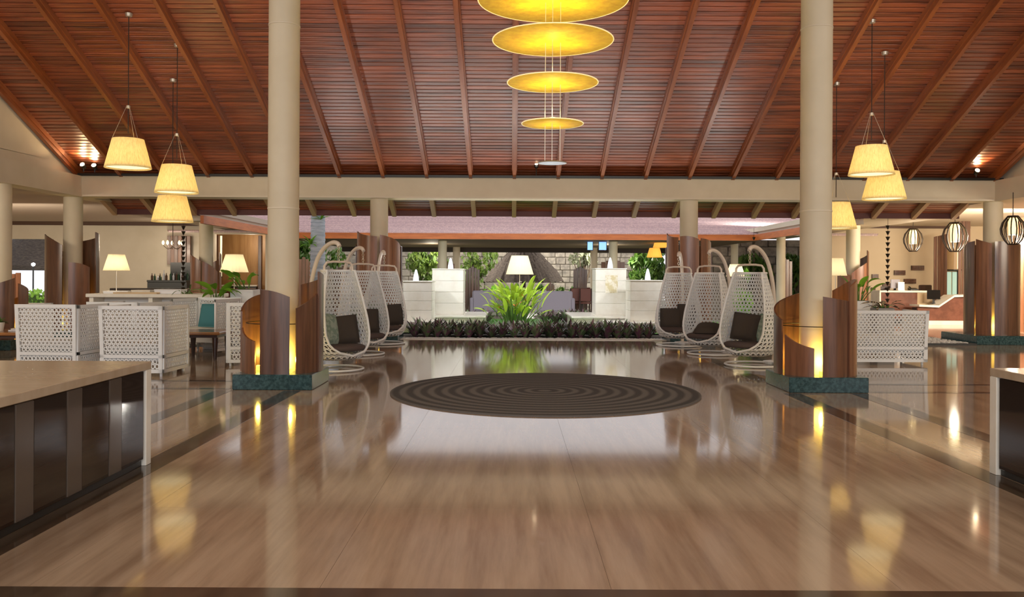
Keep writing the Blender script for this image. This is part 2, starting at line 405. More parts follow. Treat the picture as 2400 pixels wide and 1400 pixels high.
struct(MB().box(-40, 40, 36.5, 70, -.8, -.6).build('ground_garden', mat('garden_ground', (.16, .15, .10), .9, noise=((1, 1, 1), (.09, .17, .05), 4, .45, .6))))
struct(MB().box(-40, -7.6, 28.6, 36.5, -.8, -.05).build('ground_garden_left', MATS['garden_ground'])); struct(MB().box(8.3, 40, 28.6, 36.5, -.8, -.05).build('ground_garden_right', MATS['garden_ground']))
# shingle roofs
shm = bpy.data.materials.new('pink_grey_shingle'); shm.use_nodes = True; nt = shm.node_tree; bs = nt.nodes['Principled BSDF']; bs.inputs['Roughness'].default_value = .8
gm = node(nt, 'ShaderNodeNewGeometry'); mp = node(nt, 'ShaderNodeMapping'); mp.inputs['Scale'].default_value = (3, 3, 3); nt.links.new(gm.outputs['Position'], mp.inputs[0])
bt = node(nt, 'ShaderNodeTexBrick'); bt.inputs['Color1'].default_value = (.72, .55, .53, 1); bt.inputs['Color2'].default_value = (.58, .43, .44, 1); bt.inputs['Mortar'].default_value = (.30, .20, .20, 1)
bt.inputs['Mortar Size'].default_value = .03; bt.inputs['Brick Width'].default_value = .9; bt.inputs['Row Height'].default_value = .55; nt.links.new(mp.outputs[0], bt.inputs[0])
nt.links.new(bt.outputs[0], bs.inputs['Base Color'])
ZE = 2.75; FX0, FX1, FY = -7.2, 7.9, 27.8
def shingle_roof(name, pts, rows, label):
    """courses of shingles stepped up the slope; pts = eave a, eave b, ridge b, ridge a"""
    a, b_, c, d = [Vector(p) for p in pts]; mb = MB(); n = (b_-a).cross(d-a).normalized()
    for k in range(rows):
        t0, t1 = k/rows, (k+1.08)/rows
        p = [a.lerp(d, t0)+n*.035, b_.lerp(c, t0)+n*.035, b_.lerp(c, min(1, t1))+n*.005, a.lerp(d, min(1, t1))+n*.005]
        mb.add(p, [(0, 1, 2, 3)]); mb.add([p[0], p[1], p[1]-n*.05, p[0]-n*.05], [(0, 1, 2, 3)])
    mb.add([a, b_, c, d], [(0, 1, 2, 3)])
    return struct(mb.build(name, shm))
shingle_roof('roof_far', [(FX0-4, FY, ZE), (FX1+4, FY, ZE), (FX1+8, 36, 3.95), (FX0-8, 36, 3.95)], 26, '')
shingle_roof('roof_left', [(FX0, FY, ZE), (FX0, 20.3, ZE), (FX0-6, 20.3, 3.7), (FX0-6, 34, 3.7)][::1], 16, '')
shingle_roof('roof_right', [(FX1, 20.3, ZE), (FX1, FY, ZE), (FX1+6, 34, 3.7), (FX1+6, 20.3, 3.7)], 16, '')
struct(MB().box(FX0, FX1, FY-.04, FY+.04, ZE-.19, ZE).build('fascia_far', fascia))
struct(MB().box(FX0-.04, FX0+.04, 19.8, FY, ZE-.19, ZE).build('fascia_left', fascia))
struct(MB().box(FX1-.04, FX1+.04, 19.8, FY, ZE-.19, ZE).build('fascia_right', fascia))
struct(MB().box(FX0-.1, FX1+.1, FY+.04, 36.4, 2.555, 2.63).build('ceiling_pavilion', mat('olive_soffit', (.20, .15, .095), .7)))
for nm, y in (('beam_pavilion_rear', 36.2),):
    struct(MB().box(FX0, FX1, y-.12, y+.12, 2.36, 2.56).build(nm, mat('dark_beam', (.03, .02, .014), .6)))
struct(MB().box(FX0-.5, FX0-.2, 20.4, 28.4, 2.66, 2.9).build('beam_left_eave', cream2)); struct(MB().box(FX1+.2, FX1+.5, 20.4, 33.5, 2.66, 2.9).build('beam_right_eave', cream2))

# --- columns
COLX = (-9.5, -2.88, 3.82, 10.40)
def column(x, y, z1, label, r=.192, rings=()):
    c = thing('column', label, 'column', (x, y, 0), kind='structure')
    soft(MB().lathe([(r, 0), (r, z1)], 40).build('shaft', cream, c))
    for z in rings: soft(MB().lathe([(r, z-.012), (r+.005, z-.008), (r+.005, z+.008), (r, z+.012)], 40, cap=False).build('joint_ring', cream2, c))
    return c
column(COLX[1], 10.74, zr(10.74), 'tall cream column rising to the roof on the lounge side of the round rug', rings=(2.22, 4.52))
column(COLX[2], 10.74, zr(10.74), 'tall cream column rising to the roof on the reception side of the round rug', rings=(2.22, 4.52))
for x, w in zip(COLX, ('under the beam corner by the bar', 'under the back beam behind the hanging chairs on the bar side', 'under the back beam behind the hanging chairs on the reception side', 'under the beam corner by the reception desks')):
    column(x, 18.46, ZBm, 'cream column '+w)
column(-9.45, 15.75, ZBm, 'cream column under the side beam next to the lounge'); column(-9.45, 10.74, ZBm, 'cream column under the side beam beyond the marble counter'); column(10.5, 10.74, ZBm, 'cream column under the side beam next to the dark counter')
column(-8.75, 24.4, 2.87, 'cream column under the eave beam by the bar, orange wood at its foot'); column(9.75, 24.4, 2.87, 'cream column under the eave beam beside the potted plant')
for (x, y, w) in ((8.6, 27.3, 'slim column under the far corner of the shingled eave'), (8.6, 33, 'slim column beyond the shingled eave near the stone wall'), (-7.4, 33, 'slim column behind the pale palm trunk')):
    column(x, y, 2.88, w, .14)
for (px, y, w) in ((1037, 29, 'slim column behind the tall fountain block with two bright faces'), (1070, 35.5, 'thin column at the rear of the far pavilion beside the stone fountain'), (1392, 35.5, 'thin column at the rear of the far pavilion beside the blue screens'), (1437, 29, 'slim column behind the fountain with the gold-veined face')):
    column(at(px, 600, y).x, y, 2.555, w, .15)
# ================================================================== OBJECTS
# --- curved wooden shells round the columns
def shell(parent, r, a0, a1, z0, za, zb, m=shellm, bow=.0, thick=.022):
    n = max(6, int(abs(a1-a0)/6)); mb = MB(); vs = []
    for i in range(n+1):
        t = i/n; a = rad(a0+(a1-a0)*t); zt = za+(zb-za)*t+bow*math.sin(PI*t)
        for rr in (r, r-thick):
            for z in (z0, z0+(zt-z0)*.5, zt): vs.append((rr*math.cos(a), rr*math.sin(a), z))
    fs = []
    for i in range(n):
        p, q = i*6, i*6+6
        for k in (0, 1): fs.append((p+k, q+k, q+k+1, p+k+1)); fs.append((q+3+k, p+3+k, p+4+k, q+4+k))
        fs.append((p+2, q+2, q+5, p+5)); fs.append((q, p, p+3, q+3))
    fs.append((0, 1, 2, 5, 4, 3)); e = n*6; fs.append((e+3, e+4, e+5, e+2, e+1, e))
    return soft(mb.add(vs, fs).build('shell', m, parent), 35)
def plinth(parent, half, h):
    MB().rbox(-half, half, -half, half, 0, h, .008).build('plinth', granite, parent)
GLOW = (1, .72, .12)
def surround(x, y, shells, label, half=.48, h=.185, ring=None, glow=9, gz=.3, extra=()):
    t = thing('column_surround', label, 'column cladding', (x, y, 0))
    plinth(t, half, h)
    off = math.degrees(math.atan2(-x, y))       # shell bearings are counted from the line to the entrance
    for s in shells: shell(t, s[0], s[1]+off, s[2]+off, h, *s[3:])
    if ring: MB().tube(arc((0, 0, ring), .44, 0, 345, 40, 'xy'), .006, 6, True).build('hoop', bronze, t)
    for a in (-75+off, 160+off, 55+off):
        q = rad(a); px_, py_ = .31*math.cos(q), .31*math.sin(q)
        MB().lathe([(.035, h), (.035, h+.05), (.028, h+.06)], 12, (px_, py_, 0)).build('uplight', mat('brass_uplight', (.7, .45, .12), .3, emit=(1, .7, .1), es=1.2), t)
        lamp('POINT', 'uplight_glow', (x+px_, y+py_, h+.16), glow, GLOW, .03)
    return t
surround(COLX[1], 10.74, [
    (.455, -126, -80, 1.21, 1.12, shellm, .02), (.475, -71, -26, .98, 1.17, shellm, .0), (.50, -30, 62, 1.43, 1.26, shellm, .0),
    (.495, -176, -132, .73, .58, shellr, -.02), (.51, 178, 108, .93, 1.16, shellm, .04)],
    'waist-high curved dark wooden shells ringing the lounge side column on a green granite plinth', ring=.79)
surround(COLX[2], 10.74, [
    (.465, -79, -32, 1.16, 1.10, shellm, .0), (.49, -36, 64, 1.28, 1.22, shellr, .12), (.465, -140, -91, .68, .53, shellr, -.02),
    (.50, -142, -252, .86, 1.20, shellm, .02)],
    'curved wooden shells ringing the reception side column on a dark blue-green plinth', ring=.79)
surround(COLX[1], 18.46, [(.47, -172, -95, 2.32, 2.20, shellr, -.02), (.46, -88, -8, 2.24, 2.02, shellr, .03), (.5, 0, 80, 2.0, 2.1, shellm), (.5, 95, 180, 2.3, 2.0, shellm)],
    'tall red-brown wooden shells ringing the column behind the bar side hanging chairs', glow=6)
surround(COLX[2], 18.46, [(.47, -178, -118, 2.32, 2.22, shellr, -.02), (.46, -113, -62, 2.24, 2.18, shellr, .03), (.47, -57, 0, 2.2, 2.1, shellr, .02), (.5, 10, 85, 2.0, 2.1, shellm), (.5, 95, 175, 2.2, 2.0, shellm)],
    'tall red-brown wooden shells ringing the column behind the reception side hanging chairs', glow=6)
surround(COLX[0], 18.46, [(.54, -176, -112, 2.22, 1.98, shellm, .03), (.50, -100, -50, 1.62, 1.52, shellr, .03), (.52, -32, 70, 2.28, 2.1, shellm, .0), (.5, 95, 170, 2.0, 1.5, shellm)],
    'tall wooden shells with a yellow lit gap ringing the column by the bar', glow=7)
surround(COLX[3], 18.46, [(.56, -176, -128, 2.02, 2.18, shellm, .03), (.54, -126, -92, 2.22, 2.12, shellr, .0), (.53, -86, -14, 2.16, 2.10, shellm, .03), (.5, -4, 70, 1.9, 2.1, shellr), (.5, 80, 170, 2.0, 2.2, shellm)],
    'tall wooden shells ringing the corner column by the reception desks on a blue-black plinth', half=.74, glow=7)
surround(-8.75, 24.4, [(.42, -178, -110, 1.95, 1.75, shellr, .02), (.40, -105, -40, 1.75, 1.45, shellr, .03), (.42, -30, 70, 2.0, 1.7, shellr)],
    'orange-brown wooden shells ringing the column under the bar side eave', half=.46, glow=4)
surround(9.75, 24.4, [(.42, -178, -100, 1.55, 1.45, shellr, .02), (.42, -95, -30, 1.5, 1.8, shellr, .03), (.42, -25, 70, 2.15, 1.9, shellm)],
    'orange-brown wooden shells ringing the column behind the potted plant', half=.46, glow=4)
surround(-9.45, 15.75, [(.46, -130, -60, 1.1, 1.3, shellm), (.46, -50, 60, 1.2, .9, shellr), (.46, 75, 200, 1.35, 1.1, shellm)], 'wooden shells ringing the column under the lounge side beam', glow=4)

# --- round rug
rugm = bpy.data.materials.new('ringed_rug'); rugm.use_nodes = True; nt = rugm.node_tree; bs = nt.nodes['Principled BSDF']; bs.inputs['Roughness'].default_value = .95
tc = node(nt, 'ShaderNodeTexCoord'); ln = node(nt, 'ShaderNodeVectorMath', operation='LENGTH'); nt.links.new(tc.outputs['Object'], ln.inputs[0])
ml = node(nt, 'ShaderNodeMath', operation='MULTIPLY'); ml.inputs[1].default_value = 2*PI/.165; nt.links.new(ln.outputs['Value'], ml.inputs[0])
sn = node(nt, 'ShaderNodeMath', operation='SINE'); nt.links.new(ml.outputs[0], sn.inputs[0])
no = node(nt, 'ShaderNodeTexNoise'); no.inputs['Scale'].default_value = 60; nt.links.new(tc.outputs['Object'], no.inputs['Vector'])
ad = node(nt, 'ShaderNodeMath', operation='MULTIPLY_ADD'); ad.inputs[1].default_value = 1.6; nt.links.new(no.outputs[0], ad.inputs[0]); nt.links.new(sn.outputs[0], ad.inputs[2])
cr = node(nt, 'ShaderNodeMapRange'); cr.inputs[1].default_value = .3; cr.inputs[2].default_value = 1.5; nt.links.new(ad.outputs[0], cr.inputs[0])
mx = node(nt, 'ShaderNodeMix', data_type='RGBA'); mx.inputs['A'].default_value = (.050, .045, .042, 1); mx.inputs['B'].default_value = (.135, .120, .110, 1)
nt.links.new(cr.outputs[0], mx.inputs['Factor']); nt.links.new(mx.outputs['Result'], bs.inputs['Base Color'])
prof = [(1.84, 0), (1.84, .012)]
r_ = 1.83
while r_ > .05:
    prof += [(r_, .016), (r_-.07, .013)]; r_ -= .165/1
prof.append((0, .014))
rug = MB().lathe(prof, 96).build('round_rug', rugm, loc=(.40, 10.25, 0)); tag(soft(rug), 'large round dark grey-brown rug with concentric rings on the polished floor', 'rug')

# --- marble counters with tinted glass fronts
greystrip = mat('grey_strip', (.085, .065, .052), .12)
panelm = mat('dark_panel', (.022, .013, .009), .05, spec=.6)
def counter(s, xf, y1, label):
    """s = -1: front faces +X (lounge side), +1: front faces -X"""
    t = thing('counter', label, 'counter', (xf, 0, 0)); X = lambda v: v*s
    def bx(name, a, b_, y0, y1_, z0, z1, m): MB().rbox(min(X(a), X(b_)), max(X(a), X(b_)), y0, y1_, z0, z1, .004).build(name, m, t)
    bx('top', 0, 1.75, .6, y1, .695, .752, ctop)
    bx('end_leg', 0, 1.75, y1-.085, y1, .0, .694, marble)
    bx('carcass', .04, 1.6, .7, y1-.09, .09, .69, dark)
    bx('toe_kick', .03, 1.5, .7, y1-.09, 0, .085, dark)
    y = y1-.1; k = 0
    while y > 1.2:
        w = .35; bx('panel', .012, .036, y-w, y, .05, .69, panelm)
        bx('strip', .008, .036, y-w-.18, y-w-.005, .05, .69, greystrip); y -= w+.185; k += 1
    return t
counter(-1, -2.65, 6.28, 'marble-topped counter with dark glass front on the lounge side of the floor')
counter(1, 3.43, 6.12, 'marble-topped counter with dark glass front on the reception side of the floor')

# --- pendant lamps
def frustum_shade(parent, rb, rt, h, z, m, name='shade'):
    n = 48; pr = []
    mb = MB()
    def ring(r, zz, k): return [((r*(1+(.012 if i % 2 else 0)))*math.cos(2*PI*i/n), (r*(1+(.012 if i % 2 else 0)))*math.sin(2*PI*i/n), zz) for i in range(n)]
    vs = ring(rb, z, 0)+ring(rt, z+h, 0); fs = [(i, (i+1) % n, n+(i+1) % n, n+i) for i in range(n)]
    mb.add(vs, fs); mb.tube(arc((0, 0, z), rb, 0, 352.5, 47, 'xy'), .006, 5, True); mb.tube(arc((0, 0, z+h), rt, 0, 352.5, 47, 'xy'), .005, 5, True)
    return mb.build(name, m, parent)
def pendant(px, yb, yc, d, label, group, e=34):
    p = at(px, yb, d); zt = zr(d)-.01
    t = thing('pendant_lamp', label, 'pendant lamp', (p.x, d, p.z), group=None)
    frustum_shade(t, .352, .238, .46, 0, shade_y)
    MB().lathe([(.0, .02), (.335, .02), (.335, .026), (0, .026)], 40).build('diffuser', bulbm, t)
    MB().tube([(0, 0, .56), (0, 0, zt-p.z)], .007, 6).build('cord', cord, t)
    MB().lathe([(.0, zt-p.z-.06), (.05, zt-p.z-.05), (.06, zt-p.z)], 16).build('ceiling_rose', wire, t)
    for k in range(3):
        a = rad(90+120*k); MB().tube([(.236*math.cos(a), .236*math.sin(a), .46), (.03*math.cos(a), .03*math.sin(a), .98)], .0028, 5).build('suspension_wire', wire, t)
    MB().lathe([(0, .95), (.032, .96), (.032, 1.0), (0, 1.01)], 14).build('suspension_hub', wire, t)
    lamp('POINT', 'pendant_light', (p.x, d, p.z+.22), 2.6, (1, .74, .36), .08)
pendant(300, 394, 28, 13.7, 'highest amber pleated pendant lamp hanging over the lounge', '')
pendant(414, 452, 105, 14.4, 'middle amber pleated pendant lamp hanging over the lounge', '')
pendant(404, 520, 185, 15.3, 'lowest amber pleated pendant lamp hanging over the lounge', '')
pendant(2042, 410, 45, 13.76, 'highest amber pleated pendant lamp hanging on the reception side', '')
pendant(2072, 467, 118, 14.5, 'middle amber pleated pendant lamp hanging on the reception side', '')
pendant(1959, 536, 195, 15.3, 'lowest amber pleated pendant lamp, beside the tall column on the reception side', '')

# --- chandelier of stacked discs above the rug
CX, CY = (1293-1200)/FPX*10.25, 10.25
ch = thing('disc_chandelier', 'tall chandelier of stacked golden discs hanging on wires above the round rug', 'chandelier', (CX, CY, 0))
rim = mat('disc_rim', (.95, .80, .45), .5, emit=(1, .8, .4), es=.5)
for k, (r, py) in enumerate(((.17, 382), (.37, 290), (.545, 194), (.725, 95), (.905, 0), (1.09, -98))):
    z = at(1293, py, CY).z
    prof = [(0, -.016), (r*.6, -.014), (r*.97, -.006), (r, 0), (r*.97, .006), (r*.6, .014), (0, .016)]
    m = discm if k else mat('pale_metal_disc', (.62, .68, .70), .35, emit=(.8, .9, 1), es=.25)
    soft(MB().lathe(prof, 64, (0, 0, z)).build('disc', m, ch))
    MB().tube(arc((0, 0, z), r, 0, 354, 59, 'xy'), .007, 5, True).build('disc_rim', rim if k else wire, ch)
    if k:
        MB().lathe([(.0, z+.02), (.05, z+.025), (.05, z+.07), (0, z+.075)], 16).build('lamp_holder', bulbm, ch)
        for q in range(3):
            a = rad(30+120*q); lamp('POINT', 'disc_light', (CX+.4*r*math.cos(a), CY+.4*r*math.sin(a), z+.13), 1.2+2.4*r*r, (1, .88, .36), .05)
        lamp('POINT', 'disc_light', (CX, CY, z-.13), .5+1.3*r*r, (1, .88, .36), .05)
zt = zr(CY)
for a in (20, 150, 265):
    q = rad(a); MB().tube([(.1*math.cos(q), .1*math.sin(q), at(1293, 382, CY).z), (.1*math.cos(q), .1*math.sin(q), zt)], .004, 5).build('wire', wire, ch)

# --- small black spotlights on the beams, aimed up at the roof
def uplight(px, py, d, label, aim, e):
    p = at(px, py, d); t = thing('spotlight', label, 'spotlight', (p.x, d, ZT+.05))
    h = max(.05, p.z-ZT-.05)
    MB().tube([(0, 0, 0), (0, 0, h)], .012, 6).build('bracket', dark, t)
    dv = (Vector(aim)-p).normalized(); a = Vector((0, 0, h)); 
    MB().tube([a-dv*.05, a+dv*.06], [.04, .052], 12).build('housing', dark, t)
    MB().tube([a+dv*.062, a+dv*.068], .044, 12).build('lens', lensm, t)
    MB().lathe([(.0, h-.008), (.02, h-.008), (.02, h+.012), (0, h+.012)], 10, (0, -.05, 0)).build('rear_lens', lensm, t)
    lamp('SPOT', 'spotlight_beam', tuple(p+dv*.09), e, (1, .70, .36), .03, cone=75, aim=aim)
uplight(222, 392, 18.0, 'black spotlight on the beam corner above the bar, aimed at the roof', (-8.6, 15.5, 5.4), 60)
uplight(196, 390, 17.9, 'second black spotlight tucked against the gable wall above the bar', (-9.2, 15.2, 5.4), 30)
uplight(1257, 388, 18.05, 'black spotlight on the middle of the back beam near the chandelier', (.45, 16.2, 5.2), 60)
uplight(2288, 404, 18.0, 'black spotlight on the beam corner above the reception, aimed at the roof', (9.7, 15.5, 5.4), 60)
# added spots without fixtures that keep the planks lit
for x in (-7.5, -4.2, -1.2, 1.8, 4.8, 7.8):
    lamp('SPOT', 'roof_fill', (x, 11.6, 3.4), 60 if abs(x) < 5 else 36, (1, .86, .70), .25, cone=110, aim=(x*1.02, 16.2, 5.2))
# --- hanging egg chairs
def lerp_prof(t, tab):
    for a, b_ in zip(tab, tab[1:]):
        if t <= b_[0]:
            k = (t-a[0])/(b_[0]-a[0]); k = k*k*(3-2*k) if len(a) == 2 else k
            return [p+(q-p)*k for p, q in zip(a[1:], b_[1:])]
    return list(tab[-1][1:])
PR = [(0, .10, .16, 0), (.07, .25, .165, 0), (.14, .36, .20, 0), (.20, .42, .28, 0), (.28, .455, .40, 0), (.38, .462, .55, 0), (.52, .43, .77, 0), (.70, .37, 1.03, 0), (.86, .31, 1.26, 0), (1, .255, 1.45, 0)]
PH = [(0, 180, 0), (.165, 180, 0), (.185, 158, 0), (.22, 142, 0), (.27, 131, 0), (.36, 124, 0), (.6, 116, 0), (1, 106, 0)]
def egg(s, t, w=0):
    r, z, _ = lerp_prof(t, PR); ph = lerp_prof(t, PH)[0]
    a = rad(90+s*ph); r -= w
    return Vector((r*math.cos(a), r*math.sin(a)*.92, z))
egg_mb = lattice(MB(), lambda u, v, w: egg(2*u-1, v, w), 27, 25, .014, .21, .58)
def egg_edge(): 
    L_ = [egg(-1, .165+.835*i/22) for i in range(23)]; Rr = [egg(1, .165+.835*i/22) for i in range(23)]
    top = [egg(-1+2*i/16, 1) for i in range(1, 16)]
    return L_+top+Rr[::-1]
egg_proto = thing('hanging_chair', 'x', 'hanging chair')
egg_o = egg_mb.build('basket', white, egg_proto)
MB().tube(egg_edge(), .018, 8).build('rim', white, egg_proto)
MB().lathe([(0, .155), (.12, .155), (.12, .168), (0, .168)], 20).build('base_disc', white, egg_proto)
hd = [(-.25, 0, 1.45), (-.245, 0, 1.52), (-.21, 0, 1.565), (-.1, 0, 1.58), (.1, 0, 1.58), (.21, 0, 1.565), (.245, 0, 1.52), (.25, 0, 1.45)]
MB().tube(hd, .017, 8).build('handle', mat('blush_white_tube', (.80, .70, .60), .45), egg_proto)
stand = MB(); sp = [(0, .70, .03), (0, .74, .45), (0, .72, .9), (0, .66, 1.3), (0, .52, 1.62), (0, .34, 1.79), (0, .16, 1.86), (0, .03, 1.85), (0, -.02, 1.80)]
def smooth_path(pts, n=4):
    out = []; P_ = [Vector(p) for p in pts]
    for i in range(len(P_)-1):
        p0 = P_[max(0, i-1)]; p1 = P_[i]; p2 = P_[i+1]; p3 = P_[min(len(P_)-1, i+2)]
        for k in range(n):
            t = k/n; out.append(.5*((2*p1)+(p2-p0)*t+(2*p0-5*p1+4*p2-p3)*t*t+(3*p1-p0-3*p2+p3)*t**3))
    return out+[P_[-1]]
stand.tube(smooth_path(sp), .032, 10)
stand.build('stand', MATS['blush_white_tube'], egg_proto)
bs_ = MB().tube(arc((0, .12, .022), .44, 0, 352, 44, 'xy'), .015, 8, True); bs_.lathe([(0, 0), (.16, 0), (.16, .035), (.05, .05), (0, .05)], 20, (0, .69, 0))
bs_.build('base_ring', whitep, egg_proto)
chn = MB()
for k in range(5): chn.tube([(0+.018*math.cos(a)*(1 if k % 2 else 0), .018*math.cos(a)*(0 if k % 2 else 1), 1.60+.045*k+.026*math.sin(a)) for a in [2*PI*i/10 for i in range(10)]], .005, 5, True)
chn.build('chain', wire, egg_proto)
# cushions
def cushion_mesh(name, w, h, t, m):
    def f(u, v, s):
        x = (u-.5)*w; z = (v-.5)*h; e = (1-(2*u-1)**4)*(1-(2*v-1)**4)
        k = 1-.10*((2*u-1)**2*(1-(2*v-1)**2)+0); k2 = 1-.10*(2*v-1)**2*(1-(2*u-1)**2)
        return (x*k2, s*t*.5*e**.6, z*k)
    mb = MB().grid(lambda u, v: f(u, v, -1), 12, 12); mb.grid(lambda u, v: f(1-u, v, 1), 12, 12)
    mb.tube([f(*q, 0) for q in [(i/8, 0) for i in range(8)]+[(1, i/8) for i in range(8)]+[(1-i/8, 1) for i in range(8)]+[(0, 1-i/8) for i in range(8)]], .008, 5, True)
    me = bpy.data.meshes.new(name); me.from_pydata(mb.v, [], mb.f); me.polygons.foreach_set('use_smooth', [True]*len(me.polygons)); me.materials.append(m); return me
cu_b = cushion_mesh('cushion', .42, .42, .17, brownfab); cu_g = cushion_mesh('cushion', .46, .46, .17, greenfab); cu_t = cushion_mesh('cushion', .40, .40, .15, tealfab)
padm = MB().lathe([(0, .0), (.36, 0), (.39, .02), (.39, .055), (.35, .075), (0, .08)], 36)
pad_me = bpy.data.meshes.new('seat_pad'); pad_me.from_pydata(padm.v, [], padm.f); pad_me.polygons.foreach_set('use_smooth', [True]*len(pad_me.polygons)); pad_me.materials.append(mat('seat_pad_fabric', (.085, .06, .055), .9))
def cushion(me, base, rz, lean, label, roll=0):
    o = link('cushion', me); o.location = base; o.rotation_euler = (rad(lean), rad(roll), rz)
    o.rotation_mode = 'XYZ'; return tag(o, label, 'cushion')
def egg_chair(i, px, d, face, label, who, cushions):
    """face = compass angle in degrees the opening looks to (0 = -Y, the entrance; positive = towards +X)"""
    p = at(px, 700, d); rz = rad(face)
    o = egg_proto if i == 0 else copy_tree(egg_proto)
    o.location = (p.x, d, 0); o.rotation_euler = (0, 0, rz); o['label'] = label; o['group'] = 'woven hanging chairs beside the aisle'
    M_ = Matrix.Translation((p.x, d, 0)) @ Matrix.Rotation(rz, 4, 'Z')
    pd = link('seat_pad', pad_me); pd.location = (p.x, d, .30); pd.rotation_euler = (0, 0, rz); tag(pd, 'round brown seat pad in the '+who, 'cushion')
    for (me, x, y, z, r2, lean, lab, roll) in cushions:
        q = M_ @ Vector((x, y, z)); cushion(me, q, rz+rad(r2), lean, lab+' '+who, roll)
EG = 'hanging chair'
L1, L2, L3 = 'hanging chair behind the lounge side column', 'middle hanging chair of the lounge side row', 'hanging chair ending the lounge side row'
R1, R2, R3 = 'hanging chair ending the reception side row', 'middle hanging chair of the reception side row', 'hanging chair behind the reception side column'
pre = 'white pierced-weave '
egg_chair(0, 793, 12.4, 48, pre+L1, L1, [(cu_g, -.10, .14, .60, 12, -16, 'green leaf print cushion in the', 8), (cu_b, .20, .14, .57, -28, -14, 'brown square cushion in the', -6)])
egg_chair(1, 850, 14.8, 42, pre+L2, L2, [(cu_g, -.14, .14, .59, 18, -14, 'green leaf print cushion in the', 0), (cu_b, .16, .12, .58, -20, -16, 'brown square cushion in the', 0)])
egg_chair(2, 900, 17.1, 20, pre+L3, L3, [(cu_g, -.13, .12, .60, 8, -14, 'green leaf print cushion in the', 4), (cu_b, .20, .16, .58, -14, -14, 'brown square cushion in the', -4)])
egg_chair(3, 1590, 17.0, -18, pre+R1, R1, [(cu_b, -.16, .12, .54, 10, -18, 'low brown cushion in the', 0), (cu_b, .16, .18, .62, -8, -10, 'upright brown cushion in the', 0)])
egg_chair(4, 1662, 15.2, -46, pre+R2, R2, [(cu_b, -.02, -.02, .46, 20, -72, 'brown cushion lying flat in the', 0)])
egg_chair(5, 1757, 13.3, -48, pre+R3, R3, [(cu_b, -.14, .10, .60, 12, -12, 'brown square cushion in the', 6), (cu_g, .20, .18, .58, -16, -16, 'green leaf print cushion in the', 0)])

# --- pierced white armchairs
def pierced_panel(parent, name, w, h, nx, ny, place, fr=.045, th=.03, taper=0, solid=0):
    """flat pierced panel of width w (x) and height h (z) centred on x, placed by matrix `place`; taper widens the top"""
    o = thing_part(name, parent, place)
    def f(u, v, q):
        z = solid+fr+(h-solid-2*fr)*v; k = 1+taper*z/h
        return ((u-.5)*(w-2*fr)*k, q-.006, z)
    lattice(MB(), f, nx, ny, .012, .2, .6).build('lattice', white, o)
    fm = MB(); hw = w/2
    def bar(a, b_, c, d): # quad bar in x,z with taper
        T = lambda x, z: x*(1+taper*z/h)
        P_ = [(T(a, c), c), (T(b_, c), c), (T(b_, d), d), (T(a, d), d)]
        fm.prism(P_, -th/2, th/2, 'y')
    bar(-hw, -hw+fr+.004, 0, h); bar(hw-fr-.004, hw, 0, h); bar(-hw, hw, h-fr-.004, h); bar(-hw, hw, 0, fr+.004)
    if solid: bar(-hw, hw, solid, solid+fr)
    fm.build('frame', whitep, o)
    if solid:
        def g_(u, v, q):
            z = fr+(solid-fr)*v; k = 1+taper*z/h; return ((u-.5)*(w-2*fr)*k, q-.006, z)
        lattice(MB(), g_, nx, max(2, int(ny*(solid-fr)/(h-solid))), .012, .2, .6).build('lower_lattice', white, o)
    return o
def thing_part(name, parent, M_):
    o = bpy.data.objects.new(name, None); COL.objects.link(o); o.parent = parent; o.matrix_local = M_; o.empty_display_size = .05; return o
def armchair(w, dpt, h, label, nxb=13, taper=.04):
    t = thing('armchair', label, 'armchair')
    T = Matrix.Translation; Rz = lambda a: Matrix.Rotation(rad(a), 4, 'Z'); Rx = lambda a: Matrix.Rotation(rad(a), 4, 'X')
    pierced_panel(t, 'back_panel', w, h-.05, nxb, 13, T((0, dpt/2, .05)) @ Rx(-3), taper=taper, solid=.20)
    for s in (-1, 1):
        pierced_panel(t, 'side_panel', dpt, h-.06, 12, 13, T((s*w/2*(1+taper*.5), 0, .05)) @ Rz(90), solid=.20)
    MB().rbox(-w/2+.02, w/2-.02, -dpt/2, dpt/2-.02, .20, .30, .01).build('seat_base', whitep, t)
    MB().rbox(-w/2+.04, w/2-.04, -dpt/2-.02, dpt/2-.06, .305, .44, .035).build('seat_cushion', mat('white_cushion_fabric', (.78, .77, .74), .9), t)
    for sx in (-1, 1):
        for sy in (-1, 1): MB().lathe([(.018, 0), (.022, .2)], 10, (sx*(w/2-.04), sy*(dpt/2-.05), 0)).build('leg', whitep, t)
    return t
ac = armchair(.84, .82, .96, 'white pierced armchair backing onto the marble counter, beside the coffee table'); ac.location = (-6.42, 12.15, 0); ac.rotation_euler = (0, 0, rad(4))
def place(o, x, y, rz): o.location = (x, y, 0); o.rotation_euler = (0, 0, rad(rz)); return o
# the prototype's back is at +Y, so a chair seen from behind is turned by 180 degrees
place(ac, -6.45, 12.3, 177)
place(copy_tree(ac, label='white pierced armchair seen from behind, right up against the counter end'), -5.12, 11.95, 178)
place(copy_tree(ac, label='white pierced armchair squeezed between the two chairs that back onto the counter'), -5.95, 13.35, 168)
place(copy_tree(ac, label='white pierced armchair behind the wooden shells of the lounge side column'), -4.0, 13.4, 196)
place(copy_tree(ac, label='warm-lit white pierced armchair behind the small coffee table, teal cushion on it'), -5.45, 15.2, -12)
place(copy_tree(ac, label='white pierced armchair at the lounge edge, beyond the long coffee table'), -9.75, 14.4, 262)
cushion(cu_t, (-5.32, 15.02, .66), rad(-20), -14, 'teal cushion on the warm-lit armchair by the coffee table')
lv = armchair(1.30, .80, .87, 'wide white pierced armchair behind the reception side column', 20, .035); place(lv, 5.93, 13.95, 181)
